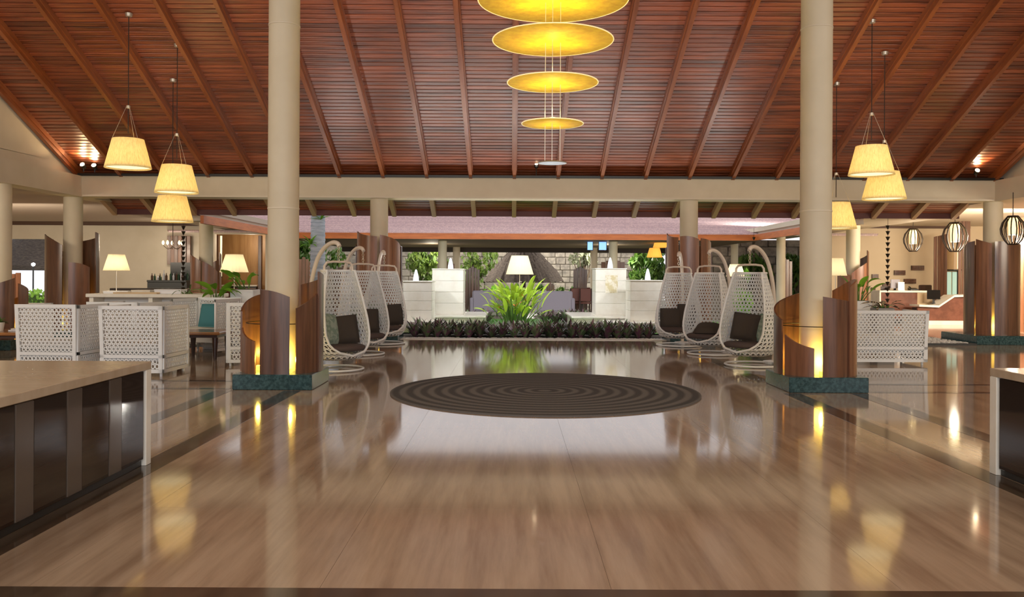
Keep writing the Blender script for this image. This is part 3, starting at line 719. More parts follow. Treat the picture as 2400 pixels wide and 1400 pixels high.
# --- coffee tables
def coffee_table(x, y, w, dpt, label):
    t = thing('coffee_table', label, 'coffee table', (x, y, 0))
    MB().rbox(-w/2, w/2, -dpt/2, dpt/2, .40, .45, .012).build('tabletop', tablew, t)
    MB().box(-w/2+.05, w/2-.05, -dpt/2+.05, dpt/2-.05, .355, .40).build('apron', legw, t)
    for sx in (-1, 1):
        for sy in (-1, 1): MB().lathe([(.028, 0), (.05, .355)], 12, (sx*(w/2-.1), sy*(dpt/2-.1), 0)).build('leg', legw, t)
coffee_table(-8.25, 13.9, 1.1, .9, 'low wooden coffee table with dark tapered legs beside the armchair on the counter side')
coffee_table(-5.12, 14.2, .78, .8, 'small wooden coffee table with dark tapered legs near the shell-clad column')
# --- lounge: long white console with magazines and a lamp
t = thing('console_table', 'long white marble console behind the lounge armchairs', 'console table', (0, 0, 0))
c0, c1 = at(200, 700, 16.4).x, at(500, 700, 16.4).x
MB().rbox(c0, c1, 16.4, 17.3, .93, 1.0, .008).build('top', marble, t)
for x in (c0+.05, (c0+c1)/2-.04, c1-.13): MB().box(x, x+.08, 16.45, 17.25, 0, .93).build('leg', marble, t)
MB().box(c0+.1, c1-.1, 16.9, 16.94, .35, .93).build('back_board', whitep, t)
def boxthing(name, px0, px1, py0, py1, d, dep, m, label, cat, group=None):
    a = at(px0, py1, d); b_ = at(px1, py0, d)
    return tag(MB().rbox(a.x, b_.x, d, d+dep, 1.0, max(1.03, b_.z), .006).build(name, m), label, cat, group)
papm = mat('white_paper', (.82, .82, .85), .6); papm2 = mat('tan_cover', (.62, .45, .26), .6)
for k, (a, b_, hgt, m, lb) in enumerate(((242, 300, .05, papm, 'flat white box of papers by the foot of the console lamp'), (308, 352, .07, marble, 'cream stack of papers between two white boxes on the console'), (362, 424, .085, papm, 'thick white box of papers at the plant end of the console'))):
    x0, x1 = at(a, 690, 16.6).x, at(b_, 690, 16.6).x
    bt_ = thing('paper_box', lb, 'box', ((x0+x1)/2, 16.75, 1.0))
    MB().rbox(-(x1-x0)/2, (x1-x0)/2, -.16, .16, 0, hgt*.7, .004).build('body', m, bt_); MB().rbox(-(x1-x0)/2-.006, (x1-x0)/2+.006, -.166, .166, hgt*.7, hgt, .004).build('lid', m, bt_)
tr = thing('serving_tray', 'tan wooden tray lying along the front of the console', 'tray', (at(320, 708, 16.5).x, 16.5, 1.0))
MB().rbox(-.42, .42, -.07, .07, 0, .012, .003).build('base', papm2, tr); MB().box(-.42, .42, -.075, -.065, 0, .03).build('front_rim', papm2, tr); MB().box(-.42, .42, .065, .075, 0, .03).build('rear_rim', papm2, tr)
def table_lamp(px, ytop, ybot, d, wb, wt, zfoot, label, e=14, m=shade_w, name='table_lamp', cat='lamp'):
    p = at(px, ybot, d); zt_ = at(px, ytop, d).z
    t = thing(name, label, cat, (p.x, d, zfoot))
    frustum_shade(t, wb/2, wt/2, zt_-p.z, p.z-zfoot, m)
    MB().lathe([(0, 0), (wb*.22, 0), (wb*.22, .015), (.02, .03), (0, .03)], 24).build('base', wire, t)
    MB().tube([(0, 0, .02), (0, 0, zt_-zfoot-.04)], .010, 8).build('pole', wire, t)
    MB().lathe([(0, p.z-zfoot+.10), (.04, p.z-zfoot+.13), (.03, p.z-zfoot+.2), (0, p.z-zfoot+.22)], 12).build('bulb', bulbm, t)
    lamp('POINT', 'lamp_light', (p.x, d, p.z+(zt_-p.z)*.35), e, (1, .84, .55), .06)
    return t
table_lamp(273, 597, 634, 16.8, .48, .30, 1.0, 'cream pleated lamp standing on the lounge console', 7)
table_lamp(549, 597, 638, 17.4, .56, .34, 0, 'cream pleated floor lamp over the bird-of-paradise planter', 8, name='floor_lamp')
table_lamp(1218, 600, 643, 23.6, .76, .46, 0.0, 'large cream floor lamp behind the yellow-green heliconia in the courtyard', 13, name='floor_lamp')
table_lamp(1724, 620, 648, 24.5, .53, .32, 0.0, 'small white floor lamp behind the reception side hanging chairs', 9, name='floor_lamp')
table_lamp(1958, 606, 646, 20.5, .52, .34, 0.0, 'cream floor lamp between the shell-clad column and the reception side eave column', 8, name='floor_lamp')
# --- leafy plants made of separate leaves
def leaf_mesh(name, L, w, bend, m, curl=.15, n=6):
    mb = MB(); vs = []
    for i in range(n+1):
        t_ = i/n; ww = w*math.sin(PI*min(1, .08+t_*.92))**.8*.5; a = bend*t_; r_ = L*t_
        y = L*(math.sin(bend*t_)/bend if abs(bend) > .01 else t_); z = L*((1-math.cos(bend*t_))/bend if abs(bend) > .01 else 0)
        for s in (-1, 0, 1): vs.append((s*ww, y, -z+abs(s)*ww*curl*2))
    fs = []
    for i in range(n):
        for k in (0, 1): fs.append((i*3+k, i*3+k+1, i*3+k+4, i*3+k+3))
    me = bpy.data.meshes.new(name); me.from_pydata(vs, [], fs); me.polygons.foreach_set('use_smooth', [True]*len(fs)); me.materials.append(m); return me
def big_plant(name, label, loc, leaves, L, w, stem, spread, m, cat='plant', base_r=.12, seed=1, lift=60):
    rr = random.Random(seed); t = thing(name, label, cat, loc)
    mes = [leaf_mesh('leaf', L*k, w*k, b_, m) for k, b_ in ((1, .9), (.85, 1.3), (1.1, .6))]
    sm = MB()
    for i in range(leaves):
        a = rr.uniform(0, 2*PI); el = rad(rr.uniform(lift-30, lift+26)); h = stem*rr.uniform(.35, 1); br = base_r*rr.random()
        p0 = Vector((br*math.cos(a), br*math.sin(a), 0)); out = spread*rr.random()
        p1 = Vector(((br+out)*math.cos(a), (br+out)*math.sin(a), h)); sm.tube([p0, (p0+p1)/2+Vector((0, 0, h*.08)), p1], [.012, .009, .006], 5)
        o = link('leaf', mes[i % 3], t); o.location = p1; o.rotation_euler = (el, rr.uniform(-.4, .4), a-PI/2); s = rr.uniform(.75, 1.15); o.scale = (s, s, s)
    sm.build('stems', stemm, t)
    return t
def planter(x, y, z0, w, h, label, m=whitep):
    t = thing('planter', label, 'planter', (x, y, z0))
    MB().rbox(-w/2, w/2, -w/2, w/2, 0, h, .012).build('pot', m, t); MB().box(-w/2+.03, w/2-.03, -w/2+.03, w/2-.03, h, h+.004).build('soil', soil, t)
xq = at(575, 690, 16.2).x
planter(xq, 16.2, 0, .44, 1.10, 'tall white square planter under the cream floor lamp')
big_plant('bird_of_paradise', 'bird-of-paradise plant with broad green paddles in the tall white planter', (xq, 16.2, 1.10), 9, .34, .15, .24, .25, leafg, seed=5)
xq2 = at(506, 700, 15.9).x
planter(xq2, 15.9, 0, .36, .86, 'lower white planter beside the tall one behind the small coffee table')
big_plant('banana_plant', 'drooping bright green banana-leaf plant in the lower white planter', (xq2, 15.9, .86), 11, .42, .14, .30, .2, leafg, seed=9, lift=45)
big_plant('trailing_plant', 'thin trailing green plant at the end of the console', (at(440, 690, 16.8).x, 16.8, 1.0), 10, .26, .03, .07, .2, leafd, seed=11, lift=20)
xr = at(2012, 700, 17.2).x
planter(xr, 17.2, 0, .40, .92, 'white planter between the wide armchair and the eave column')
big_plant('bird_of_paradise', 'bright green paddle-leaved plant in the white planter behind the wide armchair', (xr, 17.2, .92), 10, .32, .12, .36, .22, leafg, seed=14)
stripel = mat('striped_leaf', (.55, .46, .30), .5, noise=((2, 26, 2), (.06, .035, .02), 1, .45, .55), objrand=.2)
big_plant('striped_plant', 'low plant with brown and cream striped leaves behind the wide armchair', (at(2068, 712, 16.6).x, 16.6, .80), 14, .30, .07, .08, .12, stripel, seed=21, lift=25)
planter(at(2068, 712, 16.6).x, 16.6, 0, .34, .80, 'grey planter holding the striped-leaf plant', mat('grey_pot', (.35, .34, .33), .7))

# --- small things on the long coffee table
pt_ = thing('potted_plant', 'small dark green plant in a pale pot on the long coffee table', 'plant', (-8.32, 13.85, .45))
MB().lathe([(0, 0), (.06, 0), (.085, .14), (.075, .14), (.07, .10), (0, .10)], 16).build('pot', marble, pt_)
lm_ = leaf_mesh('leaf', .16, .05, .8, leafd)
for k in range(14): o = link('leaf', lm_, pt_); o.location = (0, 0, .11); o.rotation_euler = (rad(R.uniform(15, 75)), 0, R.uniform(0, 6.28))
for k, (x_, y_, w_b, m_) in enumerate(((-8.02, 13.9, .26, legw), (-8.01, 13.91, .24, papm2))):
    b_k = thing('magazine', ('dark-covered magazine lying on the long coffee table', 'tan magazine lying on top of the dark one on the coffee table')[k], 'magazine', (x_, y_, .45+.022*k), .3*k)
    MB().box(-w_b/2, w_b/2, -.1, .1, .001, .003).build('back_cover', m_, b_k); MB().box(-w_b/2+.004, w_b/2-.004, -.096, .096, .003, .018).build('pages', papm, b_k); MB().box(-w_b/2, w_b/2, -.1, .1, .018, .020).build('front_cover', m_, b_k)
# --- bar
bx0, bx1 = at(270, 680, 25).x, at(445, 680, 25).x
t = thing('bar_counter', 'long dark bar counter with a black top against the beige wall', 'bar counter', (0, 25, 0))
MB().rbox(bx0, bx1, -.35, .35, .88, .96, .008).build('top', mat('bar_top', (.03, .022, .02), .2), t)
nb = 6
for k in range(nb):
    a = bx0+.08+(bx1-bx0-.16)*k/nb; b_ = a+(bx1-bx0-.16)/nb-.012; MB().box(a, b_, -.28, -.25, .08, .87).build('panel', mat('bar_panel', (.06, .03, .022), .35), t)
MB().box(bx0+.08, bx1-.08, -.25, .3, 0, .87).build('body', dark, t)
a0 = at(350, 660, 27.2).x; a1 = at(442, 660, 27.2).x
t = thing('back_bar', 'black back bar shelf unit lined with glasses and bottles', 'shelf', (0, 27.2, 0))
MB().box(at(392, 600, 27.2).x, a1, .25, .3, .9, 1.75).build('back_panel', mat('back_bar_black', (.010, .008, .008), .2), t); MB().rbox(a0, a1, -.2, .3, 1.12, 1.18, .005).build('shelf', dark, t)
MB().box(a0, a1, -.15, .28, 0, 1.12).build('cabinet', dark, t)
bottlem = [mat('bottle_brown', (.07, .03, .015), .15), mat('bottle_green', (.02, .06, .03), .15), mat('bottle_clear', (.55, .55, .58), .12)]
for k in range(14):
    x = a0+.06+(a1-a0-.12)*k/13; h = R.uniform(.22, .34) if k > 4 else R.uniform(.14, .22)
    bo = tag(MB().lathe([(0, 0), (.032, 0), (.036, .02), (.036, h*.6), (.014, h*.75), (.012, h), (0, h)], 10).build('bottle', bottlem[k % 3], loc=(x, 27.2+R.uniform(-.12, .1), 1.18)), 'small bottle or glass standing on the black back bar', 'bottle', 'bottles on the back bar')
t = thing('wood_wall_panel', 'dark red-brown curved wood panel on the wall above the bar bottles', 'wall panel', (at(412, 590, 28).x, 28.3, 0))
w_ = (at(442, 600, 28).x-at(387, 600, 28).x)/2; zt0, zb0 = at(412, 553, 28.2).z, at(412, 620, 28.2).z
for k in range(6):
    a = -w_+2*w_*k/6; MB().rbox(a+.004, a+2*w_/6-.004, -.14+.08*abs(k-2.5)/2.5, 0, zb0, zt0, .006).build('slat', shellr if k % 2 else shellm, t)
cz = at(405, 575, 27.6)
t = thing('wall_chandelier', 'small bronze chandelier with glowing globes by the bar panel', 'chandelier', (cz.x, 27.6, cz.z))
MB().tube([(0, 0, -.1), (0, 0, 3.1-cz.z)], .012, 8).build('rod', bronze, t)
for k in range(5):
    a = rad(-100+72*k); e_ = (.30*math.cos(a), .30*math.sin(a), 0)
    MB().tube(smooth_path([(0, 0, -.05), (e_[0]*.5, e_[1]*.5, -.12), e_]), .010, 6).build('arm', bronze, t)
    MB().lathe([(0, 0), (.03, .03), (.045, .07), (.03, .13), (0, .16)], 12, e_).build('globe', bulbm, t)
lamp('POINT', 'chandelier_light', (cz.x, 27.3, cz.z-.1), 18, WARM, .15)
def rain_chain(px, ytop, zbot, d, n, label, cup=.055):
    p = at(px, ytop, d); t = thing('rain_chain', label, 'rain chain', (p.x, d, 0)); dz = (p.z-zbot)/n
    MB().tube([(0, 0, zbot-.05), (0, 0, p.z+.25)], .005, 5).build('rod', bronze, t)
    me = None
    for k in range(n):
        if me is None: o = MB().lathe([(.008, -.06), (.02, -.05), (cup, .03), (cup*.9, .03), (.015, -.045)], 10, cap=False).build('cup', bronze, t); me = o.data
        else: o = link('cup', me, t)
        o.location = (0, 0, p.z-dz*(k+.5))
    MB().lathe([(.07, zbot-.12), (.03, zbot-.05), (.01, zbot-.04)], 10).build('weight', bronze, t)
rain_chain(430, 527, .95, 21.5, 13, 'dark bronze rain chain of small cups hanging beside the bar side eave')
rain_chain(2081, 525, .35, 21.0, 17, 'dark bronze rain chain of small cups hanging beside the reception side eave')
rain_chain(1767, 553, .4, 27.4, 16, 'dark rain chain hanging from the far corner of the shingled roof')
# posts and panels in the bar alcove
for px, m_, w2, lb in ((508, shellm, .16, 'dark wooden post at the edge of the bar alcove'), (610, shellm, .12, 'dark wooden post at the column end of the bar alcove')):
    q = at(px, 600, 29).x; tp = thing('alcove_post', lb, 'post', (q, 29, 0)); MB().rbox(-w2/2, w2/2, -.06, .06, 0, 2.7, .01).build('post', m_, tp); MB().box(-w2/2-.02, w2/2+.02, -.08, .08, 0, .12).build('foot', dark, tp)
q = at(518, 600, 28.9).x; tl = thing('tube_light', 'slim vertical glowing tube light at the edge of the bar alcove', 'light', (q, 28.9, 0)); MB().rbox(-.025, .025, -.025, .025, 1.3, 2.68, .005).build('tube', bulbm, tl); MB().box(-.03, .03, .025, .05, 1.25, 2.7).build('back', dark, tl)
q = at(572, 600, 30.4).x; tb = thing('alcove_cabinet', 'dark low cabinet inside the bar alcove', 'cabinet', (q, 30.2, 0)); MB().rbox(-.6, .6, -.3, .3, 0, .95, .01).build('body', dark, tb); MB().rbox(-.62, .62, -.32, .32, .95, 1.0, .005).build('top', marble, tb)
for k in (-1, 1): MB().rbox(k*.3-.28, k*.3+.28, -.325, -.3, .08, .9, .006).build('door', shellm, tb)
# --- garden seen through the window opening
hd_ = MB()
for k in range(1400):
    x = R.uniform(-21, -15.2); y = R.uniform(33.2, 34.4); z = R.uniform(-.05, .72); a, e2 = R.uniform(0, 6.28), R.uniform(-.8, .8); s = .07
    u = Vector((math.cos(a), math.sin(a), 0))*s; v = Vector((-math.sin(a)*math.sin(e2), math.cos(a)*math.sin(e2), math.cos(e2)))*s; c = Vector((x, y, z))
    hd_.add([c-u, c-v, c+u, c+v], [(0, 1, 2, 3)])
th_ = thing('hedge', 'bright yellow-green clipped hedge seen through the wall opening', 'hedge', (0, 0, 0)); hd_.build('foliage', mat('hedge_leaf', (.32, .55, .08), .6, trans=.3), th_)
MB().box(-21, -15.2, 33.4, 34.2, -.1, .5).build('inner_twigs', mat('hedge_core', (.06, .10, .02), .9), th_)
tw = thing('garden_hut', 'dark thatched hut roof seen through the wall opening', 'hut', (-20.6, 38, 0))
MB().lathe([(2.6, 1.7), (2.62, 1.5), (1.3, 3.0), (0, 4.2)], 24).build('roof', thatch, tw)
for a in (30, 120, 210, 300): MB().tube([(1.9*math.cos(rad(a)), 1.9*math.sin(rad(a)), -.6), (1.9*math.cos(rad(a)), 1.9*math.sin(rad(a)), 2.0)], .09, 8).build('post', trunkm, tw)
gl = at(78, 621, 35); tg = thing('garden_lamp_post', 'slim garden lamp with a bright white star of light by the hedge', 'lamp', (gl.x, 35, -.05)); MB().tube([(0, 0, 0), (0, 0, gl.z)], .03, 8).build('pole', dark, tg); MB().lathe([(0, gl.z-.02), (.07, gl.z+.03), (.07, gl.z+.1), (0, gl.z+.14)], 12).build('globe', mat('white_globe', (1, 1, 1), .4, emit=(.9, .93, 1), es=30), tg)
struct(MB().box(-24, -14, 44, 44.3, -.6, 2.6).build('wall_garden_left', mat('white_garden_wall', (.72, .72, .74), .8)))
for k, px in enumerate((8, 30)):
    q = at(px, 700, 24.0); t = thing('screen_panel', ('short red-brown wooden screen standing at the picture window side of the lounge', 'taller red-brown wooden screen leaning beside the short one under the wall opening')[k], 'screen', (q.x, 24, 0))
    for j in range(3): MB().rbox(-.22+.15*j, -.08+.15*j, -.02, .02, 0, 1.28+.03*j+.05*k, .006).build('board', shellr, t)

# --- reception
wd = mat('desk_front_stone', (.14, .055, .035), .25, noise=((3, 3, 3), (.22, .085, .055), 5, .4, .65))
d0 = 26.0; x0, x1 = at(2060, 690, d0).x, at(2150, 690, d0).x
t = thing('reception_desk', 'straight reception desk with brown stone front and white marble top', 'desk', (0, d0, 0))
MB().rbox(x0, x1+.5, -.05, .6, .93, .99, .006).build('top', marble, t); MB().box(x0+.04, x1, 0, .04, .1, .93).build('front_panel', wd, t); MB().rbox(x0, x0+.05, -.04, .6, 0, .93, .005).build('end_panel', marble, t)
MB().box(x1, x1+.5, 0, .05, .1, .93).build('pale_panel', mat('tan_panel', (.58, .42, .25), .5), t); MB().box(x0+.04, x1+.48, .04, .5, 0, .92).build('carcass', dark, t)
d1 = 25.2
t = thing('reception_counter', 'reception counter with a marble top that ramps up from low to high', 'desk', (0, d1, 0))
pts = [at(2150, 714, d1), at(2196, 716, d1), at(2232, 692, d1), at(2290, 690, d1)]
up = [(p.x, p.z) for p in pts]; lo = [(p.x, p.z-.06) for p in pts]
MB().prism(up+lo[::-1], -.12, .5, 'y').build('top', marble, t)
fl_ = [(up[0][0]+.02, .12)]+[(a, b_-.062) for a, b_ in up]+[(up[-1][0], .12)]
MB().prism(fl_, -.02, .05, 'y').build('front_panel', wd, t)
MB().box(up[0][0], up[-1][0], -.10, .05, 0, .12).build('base', marble, t)
MB().prism([(up[0][0]+.03, .1), (up[0][0]+.03, .5), (up[1][0], .5), (up[2][0], .8), (up[3][0], .8), (up[3][0], .1)], .05, .4, 'y').build('carcass', dark, t)
MB().rbox(up[-1][0]+.9, up[-1][0]+2.6, -.12, .5, .92, .98, .006).build('far_top', marble, t); MB().box(up[-1][0]+.9, up[-1][0]+2.6, -.02, .05, .1, .92).build('far_front', wd, t)
# plaques on the wall
wq = 28.38
for (a, b_, c, e_, lb) in ((2095, 2121, 634, 645, 'brown slatted wall plaque just below the highest one on the reception wall'), (2135, 2165, 623, 634, 'widest and highest brown slatted plaque on the reception wall'), (2118, 2146, 654, 665, 'brown slatted wall plaque above the desk telephone'), (2043, 2058, 643, 653, 'short brown slatted plaque near the orange-brown column shells'), (2041, 2051, 674, 681, 'smallest and lowest brown slatted plaque on the reception wall'), (2068, 2088, 664, 675, 'brown slatted wall plaque behind the card tray on the desk')):
    p, r_ = at(a, e_, wq), at(b_, c, wq)
    tq = thing('wall_plaque', lb, 'plaque', ((p.x+r_.x)/2, wq-.03, p.z), group='slatted plaques on the reception wall')
    hw, hh = (r_.x-p.x)/2, r_.z-p.z
    MB().box(-hw, hw, 0, .03, 0, hh).build('backing', legw, tq)
    for k in range(3): MB().rbox(-hw, hw, -.02, 0, hh*(k+.1)/3, hh*(k+.9)/3, .004).build('slat', shellm, tq)
# things on the desk
def desk_item(px, d, z): q = at(px, 680, d); return (q.x, d, z)
t = thing('monitor', 'pale computer monitor turned away on the reception desk', 'monitor', desk_item(2098, 26.25, .99), .5)
MB().rbox(-.20, .20, -.02, .02, .06, .34, .008).build('screen', mat('pale_plastic', (.42, .40, .45), .4), t); MB().box(-.03, .03, -.01, .03, 0, .1).build('neck', dark, t); MB().rbox(-.12, .12, -.08, .08, 0, .015, .004).build('foot', dark, t)
t = thing('paper_stand', 'white paper stand upright on the reception desk', 'sign stand', desk_item(2112, 26.1, .99)); MB().rbox(-.10, .10, -.01, .01, .01, .26, .003).build('sheet', papm, t); MB().box(-.10, .10, -.04, .04, 0, .012).build('foot', papm, t)
t = thing('telephone', 'black desk telephone on the reception desk', 'telephone', desk_item(2140, 26.2, .99)); MB().prism([(-.1, 0), (.1, 0), (.1, .08), (-.1, .04)], -.12, .12, 'x').build('body', dark, t); MB().tube([(-.1, -.06, .07), (-.1, .0, .10), (-.1, .06, .11)], .02, 8).build('handset', dark, t)
t = thing('card_tray', 'low brown card tray at the end of the reception desk', 'tray', desk_item(2078, 26.2, .99)); MB().box(-.14, .14, -.1, .1, 0, .02).build('base', legw, t); MB().box(-.14, .14, .08, .1, .02, .12).build('back', legw, t); MB().box(-.01, .01, -.1, .1, .02, .08).build('divider', legw, t)
def office_chair(x, y, z, rz, label):
    t = thing('office_chair', label, 'chair', (x, y, z), rz)
    MB().rbox(-.23, .23, -.22, .22, .44, .52, .02).build('seat', legw, t); MB().rbox(-.23, .23, .2, .27, .58, 1.15, .02).build('backrest', legw, t); MB().tube([(0, 0, .06), (0, 0, .44)], .03, 8).build('post', dark, t); MB().box(-.03, .03, .2, .24, .45, .62).build('back_bar', dark, t)
    for k in range(5): a = 2*PI*k/5; MB().tube([(0, 0, .08), (.28*math.cos(a), .28*math.sin(a), .03)], .018, 6).build('foot_arm', dark, t)
q = at(2180, 680, 27.4); office_chair(q.x, 27.4, 0, .2, 'dark brown office chair behind the ramped reception counter')
t = thing('computer', 'black computer monitor behind the ramped reception counter', 'monitor', (at(2190, 690, 25.5).x, 25.55, .62), -.4); MB().rbox(-.18, .18, -.02, .02, .12, .40, .006).build('screen', glass, t); MB().box(-.03, .03, 0, .04, 0, .2).build('neck', dark, t); MB().rbox(-.1, .1, -.08, .08, -.0, .015, .004).build('foot', dark, t)
# partitions of curved wood by the reception
def partition(px, ytop, d, w, label, m=shellm, col=True):
    q = at(px, ytop, d); t = thing('wood_partition', label, 'partition', (q.x, d, 0)); n = 4
    for k in range(n):
        a = -w/2+w*k/n; MB().prism([(a+.003, 0), (a+w/n-.003, 0), (a+w/n-.003, q.z-.10*(1-(k+1)/n)), (a+.003, q.z-.10*(1-k/n))], .06*abs(k-1.5)/1.5-.03, .06*abs(k-1.5)/1.5+.0, 'y').build('board', m, t)
partition(2206, 548, 26.8, .42, 'dark curved wooden partition behind the ramped counter, lower of the two'); partition(2262, 506, 25.8, .36, 'tall dark wooden partition between the ramped counter and the corner column'); partition(2400, 505, 22, .5, 'tall red-brown wooden partition at the far end of the reception', shellr)
q0, q1 = at(2219, 632, 28.3), at(2246, 690, 28.3)
dr = thing('glass_door', 'pale green glass door with a dark frame in the reception wall', 'door', ((q0.x+q1.x)/2, 28.36, 0)); hw = (q1.x-q0.x)/2
for s in (-1, 1): MB().rbox(s*hw/2-hw/2+.02, s*hw/2+hw/2-.02, -.02, 0, .05, 1.58, .004).build('leaf_pane', mat('pale_green_glass', (.45, .66, .58), .1, emit=(.5, .8, .7), es=.25), dr)
MB().tube([(-hw, -.02, 0), (-hw, -.02, 1.62), (hw, -.02, 1.62), (hw, -.02, 0)], .03, 4).build('frame', dark, dr)
t = thing('column_lamp', 'round tan drum with a glowing strip above the glass door', 'wall lamp', (q0.x+hw, 28.2, 0)); MB().lathe([(.26, 1.66), (.26, 2.35)], 24).build('drum', mat('tan_drum', (.55, .36, .18), .4), t); MB().box(-.03, .03, -.275, -.255, 1.68, 2.33).build('light_strip', bulbm, t); MB().lathe([(.27, 1.63), (.27, 1.66)], 24).build('rim', bronze, t)
# cage lanterns
def cage_lantern(px, yc, d, r, label, zc=3.05):
    c = at(px, yc, d); t = thing('cage_lantern', label, 'lantern', (c.x, d, c.z)); n = 14; h = r*1.25
    pr = [(r*.42, h), (r*.85, h*.55), (r, .1*h), (r*.95, -.25*h), (r*.7, -.7*h), (r*.4, -h)]
    me = None
    for k in range(n):
        if me is None:
            o = MB().tube([(p[0], 0, p[1]) for p in pr], .013, 5).build('slat', bronze, t); me = o.data
        else: o = link('slat', me, t)
        o.rotation_euler = (0, 0, 2*PI*k/n)
    for (rr, z) in ((r*.42, h), (r*.4, -h)): MB().tube(arc((0, 0, z), rr, 0, 345, 23, 'xy'), .016, 5, True).build('hoop', bronze, t)
    MB().lathe([(r*.36, -h*.35), (r*.4, h*.9)], 20).build('shade', mat('lantern_shade', (1, .85, .5), .6, emit=(1, .74, .30), es=1.5), t)
    MB().tube([(0, 0, h), (0, 0, zc-c.z)], .008, 6).build('cord', cord, t)
    lamp('POINT', 'lantern_light', (c.x, d-.01, c.z-h*.6), 14, WARM, .08)
cage_lantern(2140, 563, 24, .25, 'dark slatted cage lantern hanging in front of the reception wall', 3.1); cage_lantern(2238, 556, 21, .28, 'dark slatted cage lantern hanging over the ramped counter', 3.1); cage_lantern(2374, 540, 17.0, .22, 'dark slatted cage lantern hanging in front of the corner shells', 3.1)
# pebble bed on the reception side
pb = thing('pebble_bed', 'white pebble bed with dark edging beside the corner plinth', 'pebble bed', (0, 0, 0))
e0 = MB(); xa, xb, ya, yb = 8.45, 9.5, 17.6, 22.5
MB().box(xa, xb, ya, yb, 0, .02).build('bed', papm, pb)
for (a, b_, c, e_) in ((xa-.06, xa, ya, yb), (xb, xb+.06, ya, yb), (xa-.06, xb+.06, ya-.06, ya), (xa-.06, xb+.06, yb, yb+.06)): MB().box(a, b_, c, e_, 0, .04).build('edging', dark, pb)
pbb = MB()
for k in range(700):
    s = R.uniform(.025, .045); pbb.lathe([(0, 0), (s, s*.35), (s*.8, s*.8), (0, s)], 6, (R.uniform(xa+.04, xb-.04), R.uniform(ya+.04, yb-.04), .02))
po = pbb.build('pebbles', pebm, pb); po['kind'] = 'stuff'
# ================================================================== COURTYARD
kb = MB().box(-7.6, 8.3, 18.4, 18.55, -.05, .015); struct(kb.build('kerb', marble))
pbb = MB()
for k in range(1500):
    s = R.uniform(.02, .04); pbb.lathe([(0, 0), (s, s*.35), (s*.8, s*.8), (0, s)], 5, (R.uniform(-2.6, 3.5), R.uniform(18.56, 18.95), -.02))
tag(pbb.build('white_gravel', pebm), 'band of white pebbles along the edge of the polished floor', 'pebbles', kind='stuff')
# bedding plants: sword leaves, purple beneath
def bed_mesh(seed):
    rr = random.Random(seed); mb = MB()
    for i in range(26):
        a = rr.uniform(0, 2*PI); L = rr.uniform(.20, .36); w = rr.uniform(.018, .028); el = rr.uniform(.75, 1.45); u = Vector((math.cos(a), math.sin(a), 0)); s = Vector((-u.y, u.x, 0))
        p = [Vector((0, 0, .02))+u*L*t_*math.cos(el*(1-.25*t_))+Vector((0, 0, L*t_*math.sin(el*(1-.25*t_)))) for t_ in (0, .4, .75, 1)]
        mb.add([p[0]-s*w, p[0]+s*w, p[1]-s*w*1.2, p[1]+s*w*1.2, p[2]-s*w*.8, p[2]+s*w*.8, p[3]], [(0, 1, 3, 2), (2, 3, 5, 4), (4, 5, 6)])
    me = bpy.data.meshes.new('bedding_plant'); me.from_pydata(mb.v, [], mb.f); me.materials.append(leafp); return me
bms = [bed_mesh(s) for s in range(5)]
def bed(x0, x1, y0, y1, sp, label, group, sc=1.0):
    nx_, ny_ = int((x1-x0)/sp)+1, int((y1-y0)/sp)+1
    for j in range(ny_):
        for i in range(nx_):
            o = link('bedding_plant', bms[(i*3+j*7) % 5]); s = R.uniform(.85, 1.2)*sc
            o.location = (x0+(x1-x0)*i/max(1, nx_-1)+R.uniform(-.05, .05), y0+(y1-y0)*j/max(1, ny_-1)+R.uniform(-.05, .05), -.03); o.scale = (s, s, s*1.05); o.rotation_euler = (0, 0, R.uniform(0, 6.28))
            tag(o, label, 'plant', group)
bed(-2.2, 3.1, 19.1, 20.2, .25, 'dark purple-green sword-leaved plant in the bed along the polished floor', 'bedding plants along the floor edge', 1.12)
bed(-1.25, -.75, 24.9, 25.8, .30, 'dark sword-leaved plant behind the tall fountain on the bar side', 'bedding plants behind the bar side fountain', 1.2)
bed(1.0, 2.5, 24.9, 25.9, .30, 'dark sword-leaved plant in the bed behind the heliconia on the reception side', 'bedding plants behind the reception side fountain', 1.25)
# heliconia clump
big_plant('heliconia', 'big yellow-green heliconia clump in the middle of the courtyard', (at(1205, 700, 22.2).x, 22.2, 0), 120, .46, .11, .98, .52, mat('heliconia_leaf', (.48, .66, .06), .45, trans=.3, objrand=.3), base_r=.28, seed=3, lift=62)
hf = bpy.data.objects['heliconia']
fm_ = leaf_mesh('flower_bract', .16, .06, .5, mat('orange_bract', (.85, .22, .03), .5))
for k in range(9):
    o = link('flower_bract', fm_, hf); a = R.uniform(PI, 2*PI); o.location = (.42*math.cos(a), .42*math.sin(a), R.uniform(.25, .85)); o.rotation_euler = (R.uniform(.6, 1.3), 0, R.uniform(0, 6))
